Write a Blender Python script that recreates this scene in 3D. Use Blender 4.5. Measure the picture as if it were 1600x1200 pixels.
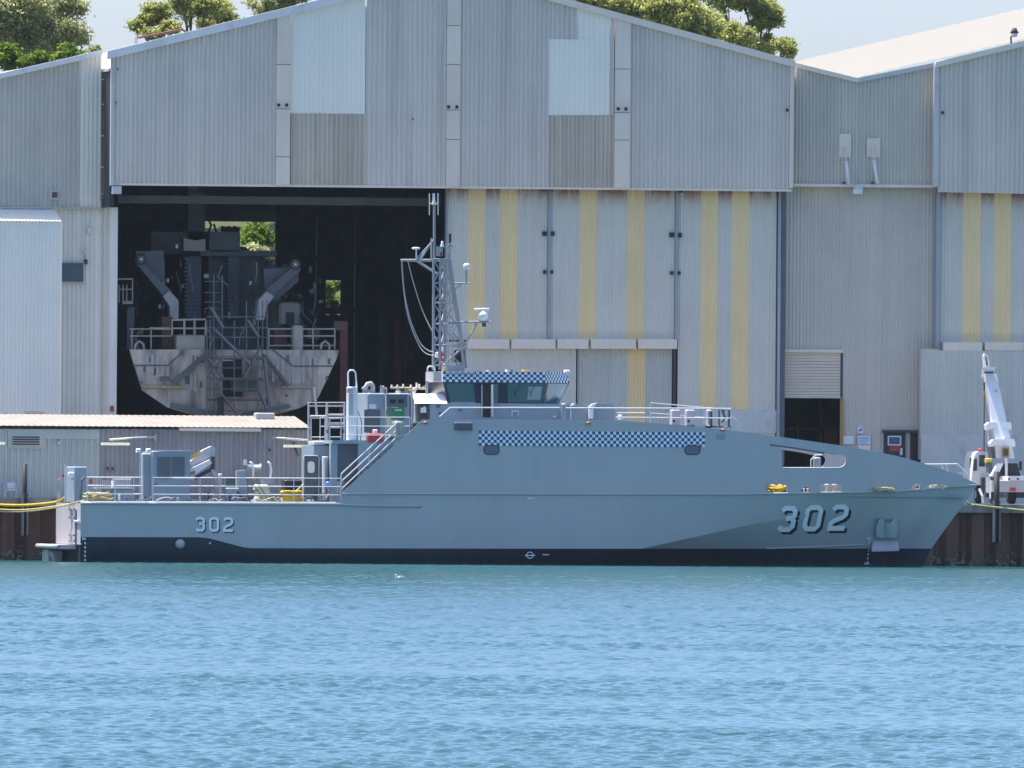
import bpy, bmesh, math, random
import numpy as np
from mathutils import Vector, Matrix
from mathutils.geometry import tessellate_polygon
random.seed(7)
scene = bpy.context.scene
for o in list(bpy.data.objects): bpy.data.objects.remove(o)
COL = scene.collection
rad = math.radians

# ------------------------------------------------------------------ camera
TH, PITCH, ROLL, DIST, CAMZ, FPX = rad(9.0), 100/29200.0, rad(0.42), 800.0, 5.0, 29200.0
CAM = Vector((0, -4, CAMZ)) - DIST*Vector((math.sin(TH), math.cos(TH), 0))
FW = Vector((math.sin(TH)*math.cos(PITCH), math.cos(TH)*math.cos(PITCH), math.sin(PITCH)))
R0 = Vector((math.cos(TH), -math.sin(TH), 0)); U0 = R0.cross(FW)
RT = math.cos(ROLL)*R0 + math.sin(ROLL)*U0
UP = -math.sin(ROLL)*R0 + math.cos(ROLL)*U0
cd = bpy.data.cameras.new('camera'); cam = bpy.data.objects.new('camera', cd); COL.objects.link(cam)
cd.sensor_width = 36.0; cd.lens = 36.0*FPX/1600.0; cd.clip_start = 1.0; cd.clip_end = 20000.0
M = Matrix((RT, UP, -FW)).transposed().to_4x4(); M.translation = CAM
cam.matrix_world = M
scene.camera = cam

# ------------------------------------------------------------------ light
SUN = Vector((-0.25, 0.28, 0.93)).normalized()
world = bpy.data.worlds.new('World'); scene.world = world; world.use_nodes = True
wn = world.node_tree; wn.nodes.clear()
sky = wn.nodes.new('ShaderNodeTexSky'); sky.sky_type = 'NISHITA'; sky.sun_disc = False
sky.sun_elevation = math.asin(SUN.z); sky.sun_rotation = math.atan2(SUN.x, SUN.y)
sky.air_density = 0.6; sky.dust_density = 2.3; sky.ozone_density = 6.5; sky.altitude = 0
bg = wn.nodes.new('ShaderNodeBackground'); bg.inputs['Strength'].default_value = 0.15
wo = wn.nodes.new('ShaderNodeOutputWorld')
wn.links.new(sky.outputs[0], bg.inputs[0]); wn.links.new(bg.outputs[0], wo.inputs[0])
sl = bpy.data.lights.new('sun', 'SUN'); sl.energy = 3.8; sl.angle = rad(0.5); sl.color = (1.0, 0.95, 0.88)
so = bpy.data.objects.new('sun', sl); COL.objects.link(so)
so.rotation_euler = SUN.to_track_quat('Z', 'Y').to_euler(); so.location = (0, 0, 80)
scene.view_settings.view_transform = 'Standard'; scene.view_settings.look = 'None'
scene.view_settings.exposure = 1.3; scene.view_settings.gamma = 1.0
scene.view_settings.use_curve_mapping = False

# ------------------------------------------------------------------ where a measured picture point lies in the place
def ray(px, py): return FW + (px-800)/FPX*RT - (py-600)/FPX*UP
def P(px, py, Y):
    d = ray(px, py); t = (Y-CAM.y)/d.y
    return CAM + d*t
def PW(px, py, z=0.0):
    d = ray(px, py); t = (z-CAM.z)/d.z
    return CAM + d*t

# ------------------------------------------------------------------ materials
MATS = {}
def mat(name, col, rough=0.6, metal=0.0, var=0.10, scale=1.2, streak=0.0, objvar=0.0, bump=0.0, bscale=20.0,
        rust=None, spec=0.4, dirt=None, alpha=1.0, emit=0.0):
    m = bpy.data.materials.new(name); m.use_nodes = True; nt = m.node_tree; N = nt.nodes; L = nt.links
    b = N['Principled BSDF']; b.inputs['Roughness'].default_value = rough; b.inputs['Metallic'].default_value = metal
    b.inputs['Specular IOR Level'].default_value = spec
    geo = N.new('ShaderNodeNewGeometry')
    def noise(sc, stretch=(1, 1, 1), detail=5.0):
        mp = N.new('ShaderNodeMapping'); mp.inputs['Scale'].default_value = stretch
        n = N.new('ShaderNodeTexNoise'); n.inputs['Scale'].default_value = sc; n.inputs['Detail'].default_value = detail
        L.new(geo.outputs['Position'], mp.inputs[0]); L.new(mp.outputs[0], n.inputs[0]); return n.outputs[0]
    def rng(src, a0, a1, b0, b1):
        r = N.new('ShaderNodeMapRange'); L.new(src, r.inputs[0])
        for i, v in enumerate((a0, a1, b0, b1)): r.inputs[i+1].default_value = v
        return r.outputs[0]
    def mul(a, b_):
        q = N.new('ShaderNodeMath'); q.operation = 'MULTIPLY'; L.new(a, q.inputs[0])
        if isinstance(b_, float): q.inputs[1].default_value = b_
        else: L.new(b_, q.inputs[1])
        return q.outputs[0]
    f = rng(noise(scale), 0.25, 0.75, 1-var, 1+var)
    if streak: f = mul(f, rng(noise(1.0, (5.0, 5.0, 0.12)), 0.3, 0.7, 1-streak, 1+streak))
    if objvar:
        oi = N.new('ShaderNodeObjectInfo'); f = mul(f, rng(oi.outputs['Random'], 0, 1, 1-objvar, 1+objvar))
    vm = N.new('ShaderNodeVectorMath'); vm.operation = 'SCALE'; vm.inputs[0].default_value = col[:3]; L.new(f, vm.inputs['Scale'])
    out = vm.outputs[0]
    def mixto(src, fac, c):
        mx = N.new('ShaderNodeMix'); mx.data_type = 'RGBA'; L.new(fac, mx.inputs[0]); L.new(src, mx.inputs[6])
        mx.inputs[7].default_value = (*c, 1); return mx.outputs[2]
    if dirt:      # (colour, amount, low, high, stretch-z)
        c, amt, lo, hi, sz = dirt
        out = mixto(out, mul(rng(noise(0.9, (1.6, 1.6, sz)), lo, hi, 0, 1), float(amt)), c)
    if rust:      # (z of the rusty edge, height, colour)
        z0, h, c = rust
        sp = N.new('ShaderNodeSeparateXYZ'); L.new(geo.outputs['Position'], sp.inputs[0])
        g = rng(sp.outputs[2], z0-abs(h), z0, 0, 1) if h > 0 else rng(sp.outputs[2], z0, z0+abs(h), 1, 0)
        out = mixto(out, mul(mul(g, g), rng(noise(2.0, (2.2, 1, 0.35)), 0.32, 0.54, 0, 1)), c)
    L.new(out, b.inputs['Base Color'])
    if bump:
        bp = N.new('ShaderNodeBump'); bp.inputs['Strength'].default_value = bump; bp.inputs['Distance'].default_value = 0.02
        L.new(noise(bscale), bp.inputs['Height']); L.new(bp.outputs[0], b.inputs['Normal'])
    if alpha < 1: b.inputs['Alpha'].default_value = alpha
    if emit:
        L.new(out, b.inputs['Emission Color']); b.inputs['Emission Strength'].default_value = emit
    MATS[name] = m; return m
def mm(n): return MATS[n]

# ------------------------------------------------------------------ mesh helpers
class MB:
    def __init__(self): self.v = []; self.f = []; self.smooth = False
    def add(self, vs, fs):
        n = len(self.v); self.v += [tuple(p) for p in vs]; self.f += [tuple(i+n for i in q) for q in fs]; return self
    def box(self, x0, y0, z0, x1, y1, z1):
        return self.add([(x0,y0,z0),(x1,y0,z0),(x1,y1,z0),(x0,y1,z0),(x0,y0,z1),(x1,y0,z1),(x1,y1,z1),(x0,y1,z1)],
                        [(0,1,5,4),(1,2,6,5),(2,3,7,6),(3,0,4,7),(4,5,6,7),(3,2,1,0)])
    def cbox(self, x0, y0, z0, x1, y1, z1, b=0.03):
        # box with chamfered upright edges and top edges
        b = min(b, (x1-x0)*.3, (y1-y0)*.3, (z1-z0)*.3)
        def ring(i, z): return [(x0+i+b,y0+i,z),(x1-i-b,y0+i,z),(x1-i,y0+i+b,z),(x1-i,y1-i-b,z),(x1-i-b,y1-i,z),(x0+i+b,y1-i,z),(x0+i,y1-i-b,z),(x0+i,y0+i+b,z)]
        vs = ring(0, z0)+ring(0, z1-b)+ring(b, z1)
        fs = []
        for k in (0, 8):
            for i in range(8): fs.append((k+i, k+(i+1) % 8, k+8+(i+1) % 8, k+8+i))
        fs.append(tuple(range(16, 24))); fs.append(tuple(range(7, -1, -1)))
        return self.add(vs, fs)
    def tube(self, pts, r, n=6, cap=True):
        pts = [Vector(p) for p in pts]; rs = r if isinstance(r, (list, tuple)) else [r]*len(pts)
        base = len(self.v); vs = []
        for i, p in enumerate(pts):
            t = (pts[min(i+1, len(pts)-1)]-pts[max(i-1, 0)])
            t = t.normalized() if t.length > 1e-9 else Vector((0, 0, 1))
            a = Vector((0, 1, 0)) if abs(t.y) < 0.9 else Vector((1, 0, 0))
            u = t.cross(a).normalized(); w = t.cross(u)
            for k in range(n):
                an = 2*math.pi*k/n; vs.append(p+rs[i]*(math.cos(an)*u+math.sin(an)*w))
        fs = []
        for i in range(len(pts)-1):
            for k in range(n):
                a, b_ = i*n+k, i*n+(k+1) % n; fs.append((a, b_, b_+n, a+n))
        if cap: fs.append(tuple(range(n-1, -1, -1))); fs.append(tuple((len(pts)-1)*n+k for k in range(n)))
        return self.add(vs, fs)
    def lathe(self, c, prof, n=12, axis='z'):
        vs = []; fs = []; c = Vector(c)
        for (r, h) in prof:
            for k in range(n):
                a = 2*math.pi*k/n
                p = Vector((r*math.cos(a), r*math.sin(a), h)) if axis == 'z' else (Vector((r*math.cos(a), h, r*math.sin(a))) if axis == 'y' else Vector((h, r*math.cos(a), r*math.sin(a))))
                vs.append(c+p)
        for i in range(len(prof)-1):
            for k in range(n): fs.append((i*n+k, i*n+(k+1) % n, (i+1)*n+(k+1) % n, (i+1)*n+k))
        fs.append(tuple(range(n-1, -1, -1))); fs.append(tuple((len(prof)-1)*n+k for k in range(n)))
        return self.add(vs, fs)
    def prism(self, poly, y0, y1):
        # poly: list of (x,z); extruded along y
        n = len(poly); vs = [(x, y0, z) for x, z in poly]+[(x, y1, z) for x, z in poly]
        tris = tessellate_polygon([[Vector((x, z, 0)) for x, z in poly]])
        fs = [tuple(t) for t in tris]+[tuple(i+n for i in reversed(t)) for t in tris]
        fs += [(i, (i+1) % n, n+(i+1) % n, n+i) for i in range(n)]
        return self.add(vs, fs)
    # picture-measured versions
    def pbox(self, px0, py0, px1, py1, Y0, Y1, b=0.0):
        pm, xm = (py0+py1)/2, (px0+px1)/2
        xa, xb = P(px0, pm, Y1).x, P(px1, pm, Y0).x
        if xb-xa < 0.03:
            c = P(xm, pm, (Y0+Y1)/2).x; w = max(0.03, (px1-px0)/36.0)/2; xa, xb = c-w, c+w
        zt, zb = P(xm, py0, Y0).z, P(xm, py1, Y0).z
        return self.cbox(xa, Y0, zb, xb, Y1, zt, b) if b else self.box(xa, Y0, zb, xb, Y1, zt)
    def ppoly(self, pts, Y0, Y1): return self.prism([(P(a, b, Y0).x, P(a, b, Y0).z) for a, b in pts], Y0, Y1)
    def ptube(self, pts, r, n=6): return self.tube([P(*p) for p in pts], r, n)
    def build(self, name, material, parent=None, smooth=False):
        me = bpy.data.meshes.new(name)
        off = Vector((0, 0, 0)); q = parent
        while q is not None: off += q.location; q = q.parent
        me.from_pydata([(x-off.x, y-off.y, z-off.z) for x, y, z in self.v], [], self.f)
        ms = material if isinstance(material, (list, tuple)) else [material]
        for m in ms: me.materials.append(mm(m) if isinstance(m, str) else m)
        if not getattr(self, 'nofix', False):
            bm = bmesh.new(); bm.from_mesh(me); bmesh.ops.recalc_face_normals(bm, faces=bm.faces); bm.to_mesh(me); bm.free()
        if smooth: me.polygons.foreach_set('use_smooth', [True]*len(me.polygons))
        o = bpy.data.objects.new(name, me); COL.objects.link(o); o.parent = parent
        return o
def thing(name, label, cat, loc=(0, 0, 0), group=None):
    o = bpy.data.objects.new(name, None); COL.objects.link(o); o.location = loc; o.empty_display_size = 0.3
    return tag(o, label, cat, group)
def tag(o, label, cat, group=None):
    o['label'] = label; o['category'] = cat
    if group: o['group'] = group
    return o
def struct(o): o['kind'] = 'structure'; return o
def zline(p, q, Y):
    a, b = P(*p, Y), P(*q, Y)
    return lambda X: a.z+(b.z-a.z)*(X-a.x)/(b.x-a.x)
def clad(parent, pxa, pxb, pym, Y, bot, top, m, sheet=29.6, pitch=7.4, depth=0.062, name='cladding_sheet'):
    """corrugated sheets standing side by side, each its own piece"""
    xa, xb = P(pxa, pym, Y).x, P(pxb, pym, Y).x
    pt = pitch/36.05; n = max(1, round((xb-xa)/(sheet/36.05)))
    cuts = [xa+(xb-xa)*i/n for i in range(n+1)]
    for i in range(n):
        a, b = cuts[i], cuts[i+1]; k = max(1, round((b-a)/pt)); w = (b-a)/k
        xs, ys = [], []
        jit = random.uniform(-0.006, 0.006)
        for j in range(k):
            for u, d in ((0.0, 0), (0.42, 0), (0.54, 1), (0.88, 1)):
                xs.append(a+w*(j+u)); ys.append(Y-d*depth+jit)
        xs.append(b); ys.append(Y+jit)
        mb = MB(); mb.nofix = True
        vs = [(x, y, bot(x)) for x, y in zip(xs, ys)]+[(x, y, top(x)) for x, y in zip(xs, ys)]
        q = len(xs); mb.add(vs, [(j, j+1, q+j+1, q+j) for j in range(q-1)])
        mb.build(name, m, parent)
# ------------------------------------------------------------------ palette
ZQ = P(1550, 789, 6.0).z
RUSTC = (0.36, 0.14, 0.075)
mat('clad_upper', (0.668, 0.599, 0.514), 0.45, 0.0, 0.05, 0.5, streak=0.028, objvar=0.04, dirt=((0.25, 0.22, 0.19), 0.35, 0.55, 0.8, 0.08))
mat('clad_stained', (0.589, 0.502, 0.393), 0.5, 0.0, 0.06, 0.5, streak=0.10, objvar=0.05, dirt=((0.24, 0.18, 0.13), 0.55, 0.5, 0.75, 0.04))
mat('clad_pale', (0.877, 0.812, 0.686), 0.4, 0.0, 0.03, 0.5, objvar=0.02)
mat('clad_annex', (0.785, 0.770, 0.689), 0.4, 0.0, 0.03, 0.5, objvar=0.02)
zdoor = P(900, 297, 18.8).z
mat('clad_door', (0.659, 0.620, 0.530), 0.5, 0.0, 0.05, 0.6, streak=0.028, objvar=0.04, rust=(zdoor, 0.9, RUSTC))
mat('clad_stripe', (0.860, 0.657, 0.344), 0.5, 0.0, 0.05, 0.6, streak=0.028, objvar=0.03)
mat('clad_link', (0.604, 0.549, 0.459), 0.5, 0.0, 0.05, 0.6, streak=0.035, objvar=0.05)
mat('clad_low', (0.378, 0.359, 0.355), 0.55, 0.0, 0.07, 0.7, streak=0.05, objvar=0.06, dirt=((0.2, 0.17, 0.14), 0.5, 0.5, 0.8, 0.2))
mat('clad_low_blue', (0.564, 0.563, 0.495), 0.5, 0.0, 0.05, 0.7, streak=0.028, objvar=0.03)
mat('flat_panel', (0.757, 0.645, 0.520), 0.5, 0.0, 0.05, 0.8, streak=0.028, objvar=0.04)
mat('wall_blue', (0.559, 0.568, 0.532), 0.55, 0.0, 0.06, 0.8, streak=0.035, dirt=((0.33, 0.3, 0.27), 0.5, 0.55, 0.7, 1.0))
mat('flashing', (0.55, 0.54, 0.52), 0.5, 0.0, 0.08, 1.0, dirt=((0.3, 0.24, 0.2), 0.6, 0.55, 0.75, 1.0))
mat('roof_white', (0.205, 0.187, 0.152), 0.7, 0.0, 0.05, 0.6, dirt=((0.17, 0.145, 0.115), 0.5, 0.5, 0.8, 1.0))
mat('roof_grey', (0.45, 0.44, 0.43), 0.5, 0.0, 0.06, 0.6)
mat('post_blue', (0.330, 0.364, 0.399), 0.5, 0.0, 0.12, 1.0, streak=0.1, rust=(zdoor, 1.4, (0.3, 0.24, 0.2)))
mat('dark_steel', (0.05, 0.055, 0.065), 0.6, 0.0, 0.2)
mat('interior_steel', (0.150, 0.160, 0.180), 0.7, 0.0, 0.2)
mat('black', (0.015, 0.016, 0.018), 0.5, 0.0, 0.2)
mat('rubber', (0.02, 0.02, 0.022), 0.8, 0.0, 0.2)
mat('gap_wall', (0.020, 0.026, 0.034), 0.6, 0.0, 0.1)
mat('window_dark', (0.05, 0.075, 0.11), 0.12, 0.0, 0.1, spec=0.6)
mat('white_paint', (0.78, 0.78, 0.77), 0.45, 0.0, 0.05, 1.5)
mat('cream_lamp', (0.75, 0.72, 0.55), 0.4, 0.0, 0.05)
mat('sign_white', (0.7, 0.72, 0.75), 0.5, 0.0, 0.03)
mat('sign_blue', (0.2, 0.4, 0.65), 0.5, 0.0, 0.03)
mat('red_paint', (0.5, 0.045, 0.04), 0.5, 0.0, 0.15)
mat('red_dark', (0.16, 0.045, 0.045), 0.7, 0.0, 0.2)
mat('amber_post', (0.42, 0.24, 0.05), 0.5, 0.0, 0.15)
mat('concrete', (0.33, 0.32, 0.30), 0.85, 0.0, 0.15, 0.8, bump=0.3)
mat('quay_cap', (0.340, 0.310, 0.270), 0.85, 0.0, 0.2, 1.2, dirt=((0.1, 0.07, 0.05), 0.7, 0.45, 0.7, 1.0))
mat('sheet_pile', (0.170, 0.078, 0.052), 0.85, 0.0, 0.25, 1.2, objvar=0.25, streak=0.2, rust=(0.0, -1.0, (0.10, 0.10, 0.075)), bump=0.5)
mat('growth', (0.160, 0.160, 0.115), 0.95, 0.0, 0.4, 3.0, bump=0.8)
mat('pile_grey', (0.18, 0.18, 0.18), 0.6, 0.0, 0.2, 1.0, streak=0.15)
mat('pile_black', (0.02, 0.022, 0.026), 0.6, 0.0, 0.2)
mat('asphalt', (0.10, 0.10, 0.10), 0.9, 0.0, 0.2)
# boat
mat('hull_grey', (0.423, 0.432, 0.413), 0.38, 0.0, 0.035, 0.35, streak=0.018, spec=0.35, bump=0.12, bscale=1.1, dirt=((0.24, 0.27, 0.28), 0.16, 0.55, 0.8, 0.15))
mat('hull_boot', (0.013, 0.022, 0.036), 0.42, 0.0, 0.18, 0.8, streak=0.16, rust=(-0.02, -0.22, (0.07, 0.085, 0.07)))
mat('boat_grey', (0.265, 0.330, 0.375), 0.45, 0.0, 0.06)
mat('boat_dark', (0.10, 0.12, 0.135), 0.5, 0.0, 0.08)
mat('boat_light', (0.467, 0.441, 0.444), 0.45, 0.0, 0.05)
mat('boat_deck', (0.17, 0.18, 0.19), 0.8, 0.0, 0.1)
mat('rail', (0.62, 0.63, 0.63), 0.4, 0.0, 0.05)
mat('mast_grey', (0.296, 0.314, 0.332), 0.45, 0.0, 0.08)
mat('frame_navy', (0.018, 0.03, 0.05), 0.35, 0.0, 0.1)
mat('pane_teal', (0.055, 0.125, 0.125), 0.08, 0.0, 0.08, spec=0.7)
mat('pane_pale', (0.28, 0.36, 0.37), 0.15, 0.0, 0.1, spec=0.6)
mat('number_blue', (0.88, 0.90, 0.87), 0.5, 0.0, 0.03)
mat('number_black', (0.012, 0.016, 0.02), 0.5, 0.0, 0.1)
mat('mark_white', (0.800, 0.840, 0.840), 0.5, 0.0, 0.05)
mat('rope_yellow', (0.62, 0.40, 0.03), 0.8, 0.0, 0.2, 6.0)
mat('rope_tan', (0.48, 0.40, 0.18), 0.85, 0.0, 0.25, 6.0)
mat('rope_pale', (0.42, 0.40, 0.37), 0.85, 0.0, 0.2, 6.0)
mat('green_sign', (0.02, 0.22, 0.08), 0.5, 0.0, 0.05)
mat('sack', (0.60, 0.55, 0.38), 0.85, 0.0, 0.12, 4.0)
mat('anchor_green', (0.400, 0.500, 0.460), 0.6, 0.0, 0.15, 3.0)
mat('yellow_paint', (0.60, 0.45, 0.05), 0.5, 0.0, 0.1)
mat('orange_lens', (0.45, 0.17, 0.06), 0.4, 0.0, 0.1)
mat('lime', (0.45, 0.6, 0.05), 0.5, 0.0, 0.1)
mat('slip_hull', (0.580, 0.503, 0.405), 0.75, 0.0, 0.22, 0.9, streak=0.15, dirt=((0.15, 0.085, 0.055), 0.88, 0.42, 0.66, 0.45))
mat('slip_light', (0.441, 0.392, 0.324), 0.7, 0.0, 0.2, 1.0)
mat('slip_grey', (0.143, 0.156, 0.165), 0.65, 0.0, 0.2, 0.8)
mat('slip_patch', (0.491, 0.458, 0.423), 0.7, 0.0, 0.15, 1.5)
mat('scaffold', (0.130, 0.140, 0.150), 0.5, 0.3, 0.15)
mat('brown_box', (0.16, 0.075, 0.05), 0.7, 0.0, 0.2)
mat('bird_white', (0.75, 0.73, 0.70), 0.8, 0.0, 0.1, 8.0)
mat('bird_grey', (0.32, 0.33, 0.35), 0.8, 0.0, 0.1, 8.0)
mat('bark', (0.13, 0.10, 0.08), 0.9, 0.0, 0.3, 2.0, bump=0.6)
mat('hill', (0.055, 0.070, 0.022), 0.95, 0.0, 0.5, 0.12, dirt=((0.10, 0.095, 0.05), 0.6, 0.5, 0.7, 1.0))
def foliage(name, c0, c1):
    m = bpy.data.materials.new(name); m.use_nodes = True; nt = m.node_tree; N = nt.nodes; L = nt.links
    for n in list(N): N.remove(n)
    geo = N.new('ShaderNodeNewGeometry'); nz = N.new('ShaderNodeTexNoise'); nz.inputs['Scale'].default_value = 0.9; nz.inputs['Detail'].default_value = 3
    L.new(geo.outputs['Position'], nz.inputs[0])
    ad = N.new('ShaderNodeMath'); ad.operation = 'ADD'; sc = N.new('ShaderNodeMath'); sc.operation = 'MULTIPLY'; sc.inputs[1].default_value = 0.45
    L.new(geo.outputs['Random Per Island'], sc.inputs[0]); L.new(nz.outputs[0], ad.inputs[0]); L.new(sc.outputs[0], ad.inputs[1])
    mr = N.new('ShaderNodeMapRange'); mr.inputs[1].default_value = 0.4; mr.inputs[2].default_value = 1.0; L.new(ad.outputs[0], mr.inputs[0])
    mx = N.new('ShaderNodeMix'); mx.data_type = 'RGBA'; mx.inputs[6].default_value = (*c0, 1); mx.inputs[7].default_value = (*c1, 1)
    L.new(mr.outputs[0], mx.inputs[0])
    d = N.new('ShaderNodeBsdfDiffuse'); t = N.new('ShaderNodeBsdfTranslucent'); ms = N.new('ShaderNodeMixShader'); ms.inputs[0].default_value = 0.64
    L.new(mx.outputs[2], d.inputs[0]); L.new(mx.outputs[2], t.inputs[0]); L.new(d.outputs[0], ms.inputs[1]); L.new(t.outputs[0], ms.inputs[2])
    o = N.new('ShaderNodeOutputMaterial'); L.new(ms.outputs[0], o.inputs[0]); MATS[name] = m
foliage('pine_leaf', (0.27, 0.30, 0.09), (0.50, 0.51, 0.17))
foliage('gum_leaf', (0.29, 0.32, 0.14), (0.49, 0.50, 0.24))
foliage('shrub_leaf', (0.08, 0.15, 0.02), (0.20, 0.28, 0.04))
foliage('scrub_leaf', (0.07, 0.09, 0.025), (0.16, 0.16, 0.055))
def checks(name, cell, axis=0):
    m = bpy.data.materials.new(name); m.use_nodes = True; nt = m.node_tree; N = nt.nodes; L = nt.links
    b = N['Principled BSDF']; b.inputs['Roughness'].default_value = 0.4
    tc = N.new('ShaderNodeTexCoord'); mp = N.new('ShaderNodeMapping'); mp.inputs['Scale'].default_value = (1/cell, 0.0, 1/cell)
    mp.inputs['Location'].default_value = (0.001, 0.5, 0.001)
    ck = N.new('ShaderNodeTexChecker'); ck.inputs['Scale'].default_value = 1.0
    ck.inputs['Color1'].default_value = (0.72, 0.83, 0.88, 1); ck.inputs['Color2'].default_value = (0.02, 0.05, 0.12, 1)
    L.new(tc.outputs['Object'], mp.inputs[0]); L.new(mp.outputs[0], ck.inputs[0]); L.new(ck.outputs[0], b.inputs['Base Color'])
    MATS[name] = m
checks('checks', 0.1295)
# water
w = bpy.data.materials.new('water'); w.use_nodes = True; nt = w.node_tree; N = nt.nodes; L = nt.links
b = N['Principled BSDF']; b.inputs['Base Color'].default_value = (0.021, 0.076, 0.088, 1); b.inputs['Roughness'].default_value = 0.14; b.inputs['IOR'].default_value = 1.33; b.inputs['Specular IOR Level'].default_value = 0.05
geo = N.new('ShaderNodeNewGeometry'); nz = N.new('ShaderNodeTexNoise'); nz.inputs['Scale'].default_value = 5.0; nz.inputs['Detail'].default_value = 4
mp = N.new('ShaderNodeMapping'); mp.inputs['Scale'].default_value = (1.0, 0.8, 1.0); L.new(geo.outputs['Position'], mp.inputs[0]); L.new(mp.outputs[0], nz.inputs[0])
bp = N.new('ShaderNodeBump'); bp.inputs['Strength'].default_value = 0.55; bp.inputs['Distance'].default_value = 0.05
L.new(nz.outputs[0], bp.inputs['Height']); L.new(bp.outputs[0], b.inputs['Normal'])
MATS['water'] = w

mat('clad_left_low', (0.860, 0.810, 0.700), 0.55, 0.0, 0.06, 0.7, streak=0.05, objvar=0.06)

mat('roof_cream', (0.285, 0.262, 0.232), 0.7, 0.0, 0.08, 0.9, spec=0.2, dirt=((0.24, 0.20, 0.16), 0.6, 0.5, 0.75, 1.0))

mat('slip_side', (0.035, 0.04, 0.048), 0.75, 0.0, 0.2)  # near-black colour paints the dark void along the hull side

mat('barge_white', (0.74, 0.70, 0.67), 0.5, 0.0, 0.06, 1.0, dirt=((0.4, 0.33, 0.28), 0.5, 0.55, 0.8, 1.0))

mat('tube_glow', (0.80, 0.76, 0.50), 0.4, 0.0, 0.03, emit=0.22)
# ------------------------------------------------------------------ water
def make_water():
    rng = np.random.default_rng(5)
    d = [262.0]
    while d[-1] < 795: d.append(d[-1]+min(0.30, d[-1]*0.00040))
    d = np.array(d); nc = 300
    u = np.linspace(-1, 1, nc)
    half = d*0.0274*1.4
    fx, fy = math.sin(TH), math.cos(TH)
    lat = half[:, None]*u[None, :]
    X = CAM.x+d[:, None]*fx+lat*fy; Y = CAM.y+d[:, None]*fy-lat*fx
    Z = np.zeros_like(X)
    step = np.maximum(d*0.00052, half*2/nc)[:, None]
    for i in range(64):
        lam = 0.22*(1.9/0.22)**rng.random()
        ang = rng.normal(-1.25, 1.25); k = 2*math.pi/lam
        slope = 0.034 if lam < 0.9 else 0.019
        fade = np.clip((lam/step-1.1)/1.2, 0, 1)*(1+0.4*np.clip((d[:, None]-420)/300, 0, 1))
        ph = k*(X*math.cos(ang)+Y*math.sin(ang))+rng.random()*6.28
        s = np.sin(ph)
        Z += fade*(slope/k)*(s+0.25*np.cos(2*ph))
    # gusts: broad patches with livelier or calmer ripples
    g = 0
    for i in range(10):
        lam = rng.uniform(12, 70); ang = rng.uniform(0, 6.28); k = 6.283/lam
        g = g+np.sin(k*(X*math.cos(ang)+Y*math.sin(ang))+rng.random()*6.28)
    Z *= np.clip(1+0.10*g, 0.55, 1.45)
    edge = np.clip((1-np.abs(u))/0.06, 0, 1)[None, :]
    Z = Z*edge
    Z *= (np.clip((d-d[0])/6.0, 0, 1)*np.clip((d[-1]-d)/3.0, 0, 1))[:, None]
    nr = len(d)
    co = np.stack([X, Y, Z], -1).reshape(-1, 3)
    idx = np.arange(nr*nc).reshape(nr, nc)
    q = np.stack([idx[:-1, :-1], idx[:-1, 1:], idx[1:, 1:], idx[1:, :-1]], -1).reshape(-1, 4)
    S = 2400.0      # the calm sheet that carries the water on all round, out to the far shore and under the boat
    n0 = len(co); A_, B_, C_, D_ = 0, nc-1, nr*nc-1, (nr-1)*nc
    co = np.vstack([co, [[-S, -S, 0], [S, -S, 0], [S, 6.2, 0], [-S, 6.2, 0]]])
    q = np.vstack([q, [[n0, n0+1, B_, A_], [n0+1, n0+2, C_, B_], [n0+2, n0+3, D_, C_], [n0+3, n0, A_, D_]]])
    me = bpy.data.meshes.new('water')
    me.vertices.add(len(co)); me.vertices.foreach_set('co', co.astype(np.float32).ravel())
    me.loops.add(q.size); me.loops.foreach_set('vertex_index', q.astype(np.int32).ravel())
    me.polygons.add(len(q)); me.polygons.foreach_set('loop_start', np.arange(0, q.size, 4, dtype=np.int32))
    me.polygons.foreach_set('use_smooth', np.ones(len(q), dtype=bool))
    me.update(calc_edges=True); me.validate()
    me.materials.append(mm('water'))
    o = bpy.data.objects.new('water', me); COL.objects.link(o); struct(o)
make_water()

# ------------------------------------------------------------------ ground, hill, quay
g = MB(); g.add([(-2400, 8.2, ZQ-0.02), (2400, 8.2, ZQ-0.02), (2400, 2400, ZQ-0.02), (-2400, 2400, ZQ-0.02)], [(0, 1, 2, 3)])
struct(g.build('ground', 'concrete'))
def hill_z(x, y):
    t = min(1, max(0, (y-78)/50.0)); t = t*t*(3-2*t)
    return ZQ-0.3+t*(15.0+1.6*math.sin(x*0.06)+0.9*math.sin(x*0.17+y*0.11))
hb = MB(); nx, ny = 90, 30
for j in range(ny):
    for i in range(nx):
        x = -160+320*i/(nx-1); y = 76+110*j/(ny-1); hb.v.append((x, y, hill_z(x, y)+random.uniform(-.2, .2)))
for j in range(ny-1):
    for i in range(nx-1): a = j*nx+i; hb.f.append((a, a+1, a+nx+1, a+nx))
struct(hb.build('hill', 'hill', smooth=True))
quay = struct(thing('quay', '', '', (0, 6, 0)))
for k in ('label', 'category'): del quay[k]
q = MB(); q.box(-160, 6.0, ZQ-0.34, 160, 8.3, ZQ+0.03); q.build('cap_beam', 'quay_cap', quay)
q = MB(); q.box(-160, 6.75, -2.5, 160, 8.25, ZQ-0.345); q.build('back_fill', 'sheet_pile', quay)
def sheet_pile_mesh():
    m = MB(); p = [(0, 6.62), (0.12, 6.62), (0.30, 6.22), (0.82, 6.22), (1.0, 6.62), (1.12, 6.62)]
    n = len(p); m.add([(x, y, -2.0) for x, y in p]+[(x, y, ZQ-0.342) for x, y in p], [(i, i+1, n+i+1, n+i) for i in range(n-1)])
    return m
proto = None
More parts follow.
